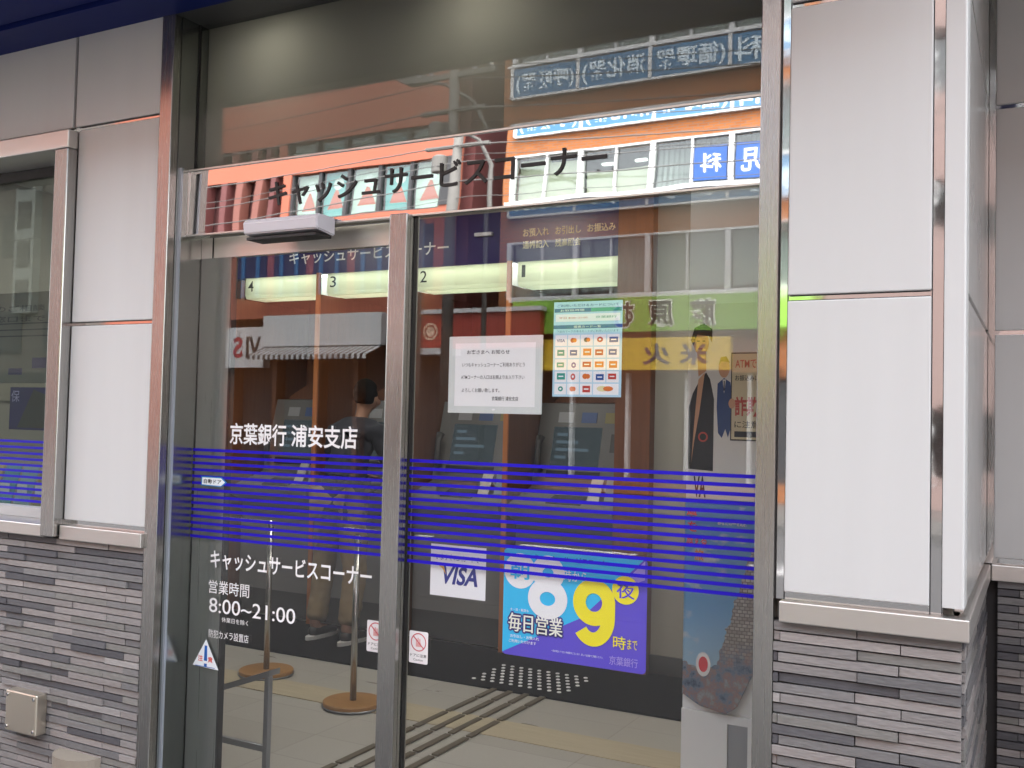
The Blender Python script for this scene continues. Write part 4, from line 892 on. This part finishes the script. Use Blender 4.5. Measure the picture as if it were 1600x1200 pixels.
board('shop_sign', 'green shop fascia sign reading 藤原 in the reflection', [(BX0+.5, BX1-.05, 3.4, 4.12)], 'green', [*[(c_, a_+o_, b_-o_, 3.5-o_, 4.02+o_, k_, w_) for c_, a_, b_ in (('藤', -5.75, -6.3), ('原', -6.62, -7.15), ('む', -7.5, -7.95)) for k_, w_, o_ in (('e6ecd8', .06, .03), ('182016', .02, 0))]], y=YB+.25, d=.25)
board('shop_sign', 'yellow shop fascia sign with dark brush letters in the reflection', [(-9.9, -5.45, 2.6, 3.27)], 'yellow', [('米', -5.9, -6.5, 2.7, 3.15, '4a3a4a', .03), ('火', -6.7, -7.3, 2.7, 3.15, '4a3a4a', .03)], y=YB+.2, d=.2)
B('shopfront', 'dark', bb, (BX0+.3, BX1, YB-.3, YB-.2, .3, 2.55)); 
bm = bmesh.new()
for k in range(5): box(bm, BX0+.5+1.3*k, BX0+.58+1.3*k, YB-.2, YB-.05, .3, 2.55)
obj('shopfront_post', bm, 'frame', bb)
# pink building right of the clinic
pk = thing('pink_building', 'pale pink building right of the clinic reflected in the polished pillar joints', 'building', (2, YB, 0))
B('wall', 'pinkwall', pk, *[(-3.7, 40, YB-.4, YB+.05, a, b) for a, b in ((0, .6), (1.9, 5.2), (6.0, 7.65), (8.85, 14))]); B('rear_wall', 'deepmaroon', pk, (-3.7, 40, YB-5, YB-.9, 0, 14))
for a, b in ((5.2, 6.0), (7.65, 8.85), (.6, 1.9)):
    for k in range(24):
        x = -3.7+1.8*k; f = B('window', 'frame', pk, (x, x+.12, YB-.3, YB+.02, a, b)); B('pane', 'winglass', f, (x+.121, x+1.799, YB-.2, YB-.19, a, b))
# salmon building
sb_ = thing('salmon_building', 'salmon painted building across the street reflected in the mirror band', 'building', (-22, YB, 0))
SX0, SX1 = -23.5, -12.25
bm = bmesh.new(); band_wall(bm, SX0, SX1, ((4.0, 6.4), (8.5, 14))); box(bm, SX0, -20.75, YB-.35, YB, 6.4, 6.95); box(bm, -17.5, SX1, YB-.35, YB, 6.4, 6.95); 
box(bm, SX0, -20.75, YB-.35, YB, 6.95, 8.5); box(bm, -12.6, SX1, YB-.35, YB, 6.95, 8.5); box(bm, -17.5, -17.25, YB-.35, YB, 6.95, 8.5); box(bm, SX0, -19.1, YB-.35, YB, 0, 4.0)
obj('wall', bm, 'salmon', sb_)
B('rear_wall', 'maroon', sb_, (SX0, SX1, YB-6, YB-.9, 0, 14))
for x, m_, w_ in ((-20.3, 'maroon', .16), (-19.62, 'maroon', .2), (-19.1, 'louvre', .24), (-18.42, 'louvre', .22), (-17.9, 'maroon', .16)):
    B('louvre_post', m_, sb_, (x, x+w_, YB-.3, YB+.05, 6.4, 8.48))
B('recess_wall', 'deepmaroon', sb_, (-20.74, -17.51, YB-.5, YB-.4, 6.4, 8.5))
for i in range(5):
    a, b = -17.25+.93*i, -17.25+.93*(i+1)
    f = B('window', 'dark', sb_, (a, a+.07, YB-.2, YB-.05, 6.95, 8.5), (b-.03, b, YB-.2, YB-.05, 6.95, 8.5), (a+.07, b-.03, YB-.2, YB-.05, 6.95, 7.0))
    B('pane', 'winglass', f, (a+.07, b-.03, YB-.14, YB-.135, 7.0, 8.5)); B('display_panel', 'palewin' if i in (0, 2, 4) else 'teal', f, (a+.07, b-.03, YB-.3, YB-.29, 7.0, 8.5))
    bm = bmesh.new(); poly(bm, [(a+.2, 7.3), (b-.2, 7.3), ((a+b)/2, 8.0)], YB-.285, 0); disc(bm, a+.5, 8.1, .16, .2, YB-.284, 1, 16); obj('window_print', bm, mats('c8563a', 'e0e6e0'), f)
for k in range(6):
    x = -20.2+1.3*k; f = B('window', 'dark', sb_, (x, x+1.05, YB+.001, YB+.02, 4.55, 6.1)); B('frame', 'signteal', f, (x+.2, x+.32, YB+.0201, YB+.05, 4.55, 6.1), (x+.7, x+.82, YB+.0201, YB+.05, 4.55, 6.1))
B('dark_bay', 'dark', sb_, (-12.6+.0, -12.3, YB+.001, YB+.03, 7.0, 8.5))
B('ground_floor', 'dark', sb_, (-19.1, SX1, YB-.5, YB-.4, 0, 4.0)); bm = bmesh.new()
for x in (-19.05, -17.6, -16.2, -15.0, -13.9, -12.5): box(bm, x, x+.14, YB-.39, YB-.05, 0, 2.9)
obj('shopfront_post', bm, 'brown', sb_)
board('shop_sign', 'white fascia board over the reflected striped awning', [(-17.65, -13.95, 3.23, 4.02)], 'frame', [], y=YB+.3, d=.3)
board('shop_sign', 'white shop sign reading VIS beside the striped awning in the reflection', [(-19.3, -17.66, 2.7, 3.75)], 'frame', [('VI', -17.75, -18.25, 2.95, 3.5, '26201f', .03), ('S', -18.38, -18.7, 2.95, 3.5, 'a02a3a', .03)], y=YB+.25, d=.25)
aw = thing('striped_awning', 'dark and white striped awning under the white fascia in the reflection', 'awning', (-15.8, YB+.3, 2.95))
bm = bmesh.new(); n = 44
for k in range(n):
    a = -17.6+3.65*k/n; b = a+3.65/n; prism(bm, [(YB+.32, 3.2), (YB+.9, 2.97), (YB+.9, 2.86), (YB+.88, 2.86), (YB+.88, 2.95), (YB+.32, 3.17)], a, b-.0005, 'x', k % 2)
obj('canopy_cloth', bm, ['dark', 'frame'], aw)
rs = thing('red_shop', 'low brick red shop front with round emblem between the reflected buildings', 'shop', (-11.3, YB+.3, 0))
B('fascia', 'red', rs, (-13.12, -9.55, YB+.3, YB+.5, 3.08, 3.88)); B('cornice', 'frame', rs, (-13.2, -9.5, YB+.28, YB+.56, 3.881, 3.98)); B('side_wall', 'red', rs, (-12.2, -10.9, YB-.3, YB+.28, 0, 3.88)); B('shopfront', 'dark', rs, (-13.0, -9.6, YB+.3, YB+.36, .1, 3.07))
bm = bmesh.new(); disc(bm, -12.35, 3.48, .2, .2, YB+.506, 0); ring(bm, -12.35, 3.48, .12, .15, YB+.508, 1); obj('emblem', bm, mats('c9a890', '8a2a20'), rs)
B('shop_awning', 'frame', rs, (-13.1, -11.6, YB+.37, YB+1.0, 2.92, 3.06))
# grey building filling the gap
gb = thing('grey_building', 'plain grey building in the gap behind the utility pole', 'building', (-11.5, -24, 0))
B('wall', 'concrete', gb, (-14.5, -9, -27, -24, 0, 12)); B('window', 'dark', gb, (-12.6, -11.6, -23.999, -23.98, 7.4, 8.6), (-11.2, -10.4, -23.999, -23.98, 7.4, 8.6))
gr = thing('brown_building', 'grey brown building with a pale stair bay reflected in the left window', 'building', (-32, YB, 0))
B('wall', 'dimwall', gr, (-45, -23.52, YB-6, YB, 0, 14))
B('pale_bay', 'palebay', gr, (-27.8, -26.9, YB+.001, YB+.25, 4.4, 9.4)); 
for k in range(4): B('bay_window', 'dark', gr, (-27.65, -27.05, YB+.2505, YB+.27, 4.6+1.2*k, 5.4+1.2*k))
for k in range(5): B('window', 'dark', gr, (-35+2.1*k, -33.9+2.1*k, YB+.001, YB+.03, 6.2, 7.5)); B('window', 'dark', gr, (-35+2.1*k, -33.9+2.1*k, YB+.001, YB+.03, 3.2, 4.5))
B('shopfront', 'dark', gr, (-44, -24, YB+.001, YB+.05, .2, 2.6))
# utility pole, street lamp, cables
up = thing('utility_pole', 'grey concrete utility pole with transformer reflected between the buildings', 'utility pole', (-10.9, -13.8, 0))
bm = bmesh.new(); tube(bm, [(-10.35, -13.9, -.02), (-10.35, -13.9, 11.5)], [.13, .09], 16); obj('pole', bm, 'pole', up)
bm = bmesh.new(); box(bm, -11.3, -9.4, -13.95, -13.85, 8.3, 8.4); box(bm, -11.1, -9.6, -13.95, -13.85, 7.6, 7.68); obj('crossarm', bm, 'pole', up)
bm = bmesh.new(); lathe(bm, [(.15, 7.0), (.16, 7.03), (.16, 7.4), (.1, 7.45)], -10.75, -13.9, 20); obj('transformer', bm, 'pole', up)
bm = bmesh.new()
for x in (-11.2, -10.9, -9.9, -9.5): lathe(bm, [(.03, 8.4), (.05, 8.45), (.03, 8.5), (.045, 8.55), (.02, 8.6)], x, -13.9, 10)
obj('insulator', bm, 'frame', up)
sl = thing('street_lamp', 'grey street lamp on a curved arm reflected under the canopy', 'street lamp', (-10.4, -14, 0))
bm = bmesh.new(); tube(bm, [(-9.75, -14.3, -.02), (-9.75, -14.3, 7.2), (-10.1, -14.3, 7.9), (-10.8, -14.3, 8.35), (-11.3, -14.3, 8.5)], [.06, .05, .04, .035, .03], 12); obj('arm', bm, 'pole', sl)
bm = bmesh.new(); prism(bm, [(-11.2, 8.47), (-11.25, 8.6), (-11.9, 8.72), (-12.05, 8.62), (-11.7, 8.45)], -14.42, -14.18, 'y'); obj('lamp_head', bm, 'pole', sl)
cl = ['upper cable', 'second cable', 'third cable', 'fourth cable', 'fifth cable', 'sixth cable', 'lowest cable']
rr = random.Random(5)
for i, (z, y, sag, zz) in enumerate(((8.45, -13.7, .5, 1.2), (8.35, -14.1, .6, 1.0), (7.66, -13.8, .55, .7), (7.45, -13.95, .7, .4), (7.2, -13.75, .6, .3), (6.75, -13.9, .5, .1), (6.3, -13.85, .45, 0))):
    bm = bmesh.new(); P = []
    for k in range(61):
        x = -45+60*k/60; s = ((x+10.35) % 24)/24; P.append((x, y, z-sag*4*s*(1-s)+.012*(x+10)*(i-3)))
    tube(bm, P, .009+.004*(i % 3), 6)
    tag(obj('overhead_cable', bm, 'cable'), '%s of the sagging overhead cables along the street' % ('topmost', 'second from top', 'third from top', 'middle', 'third from bottom', 'second from bottom', 'lowest')[i], 'cable', 'overhead cables along the street')
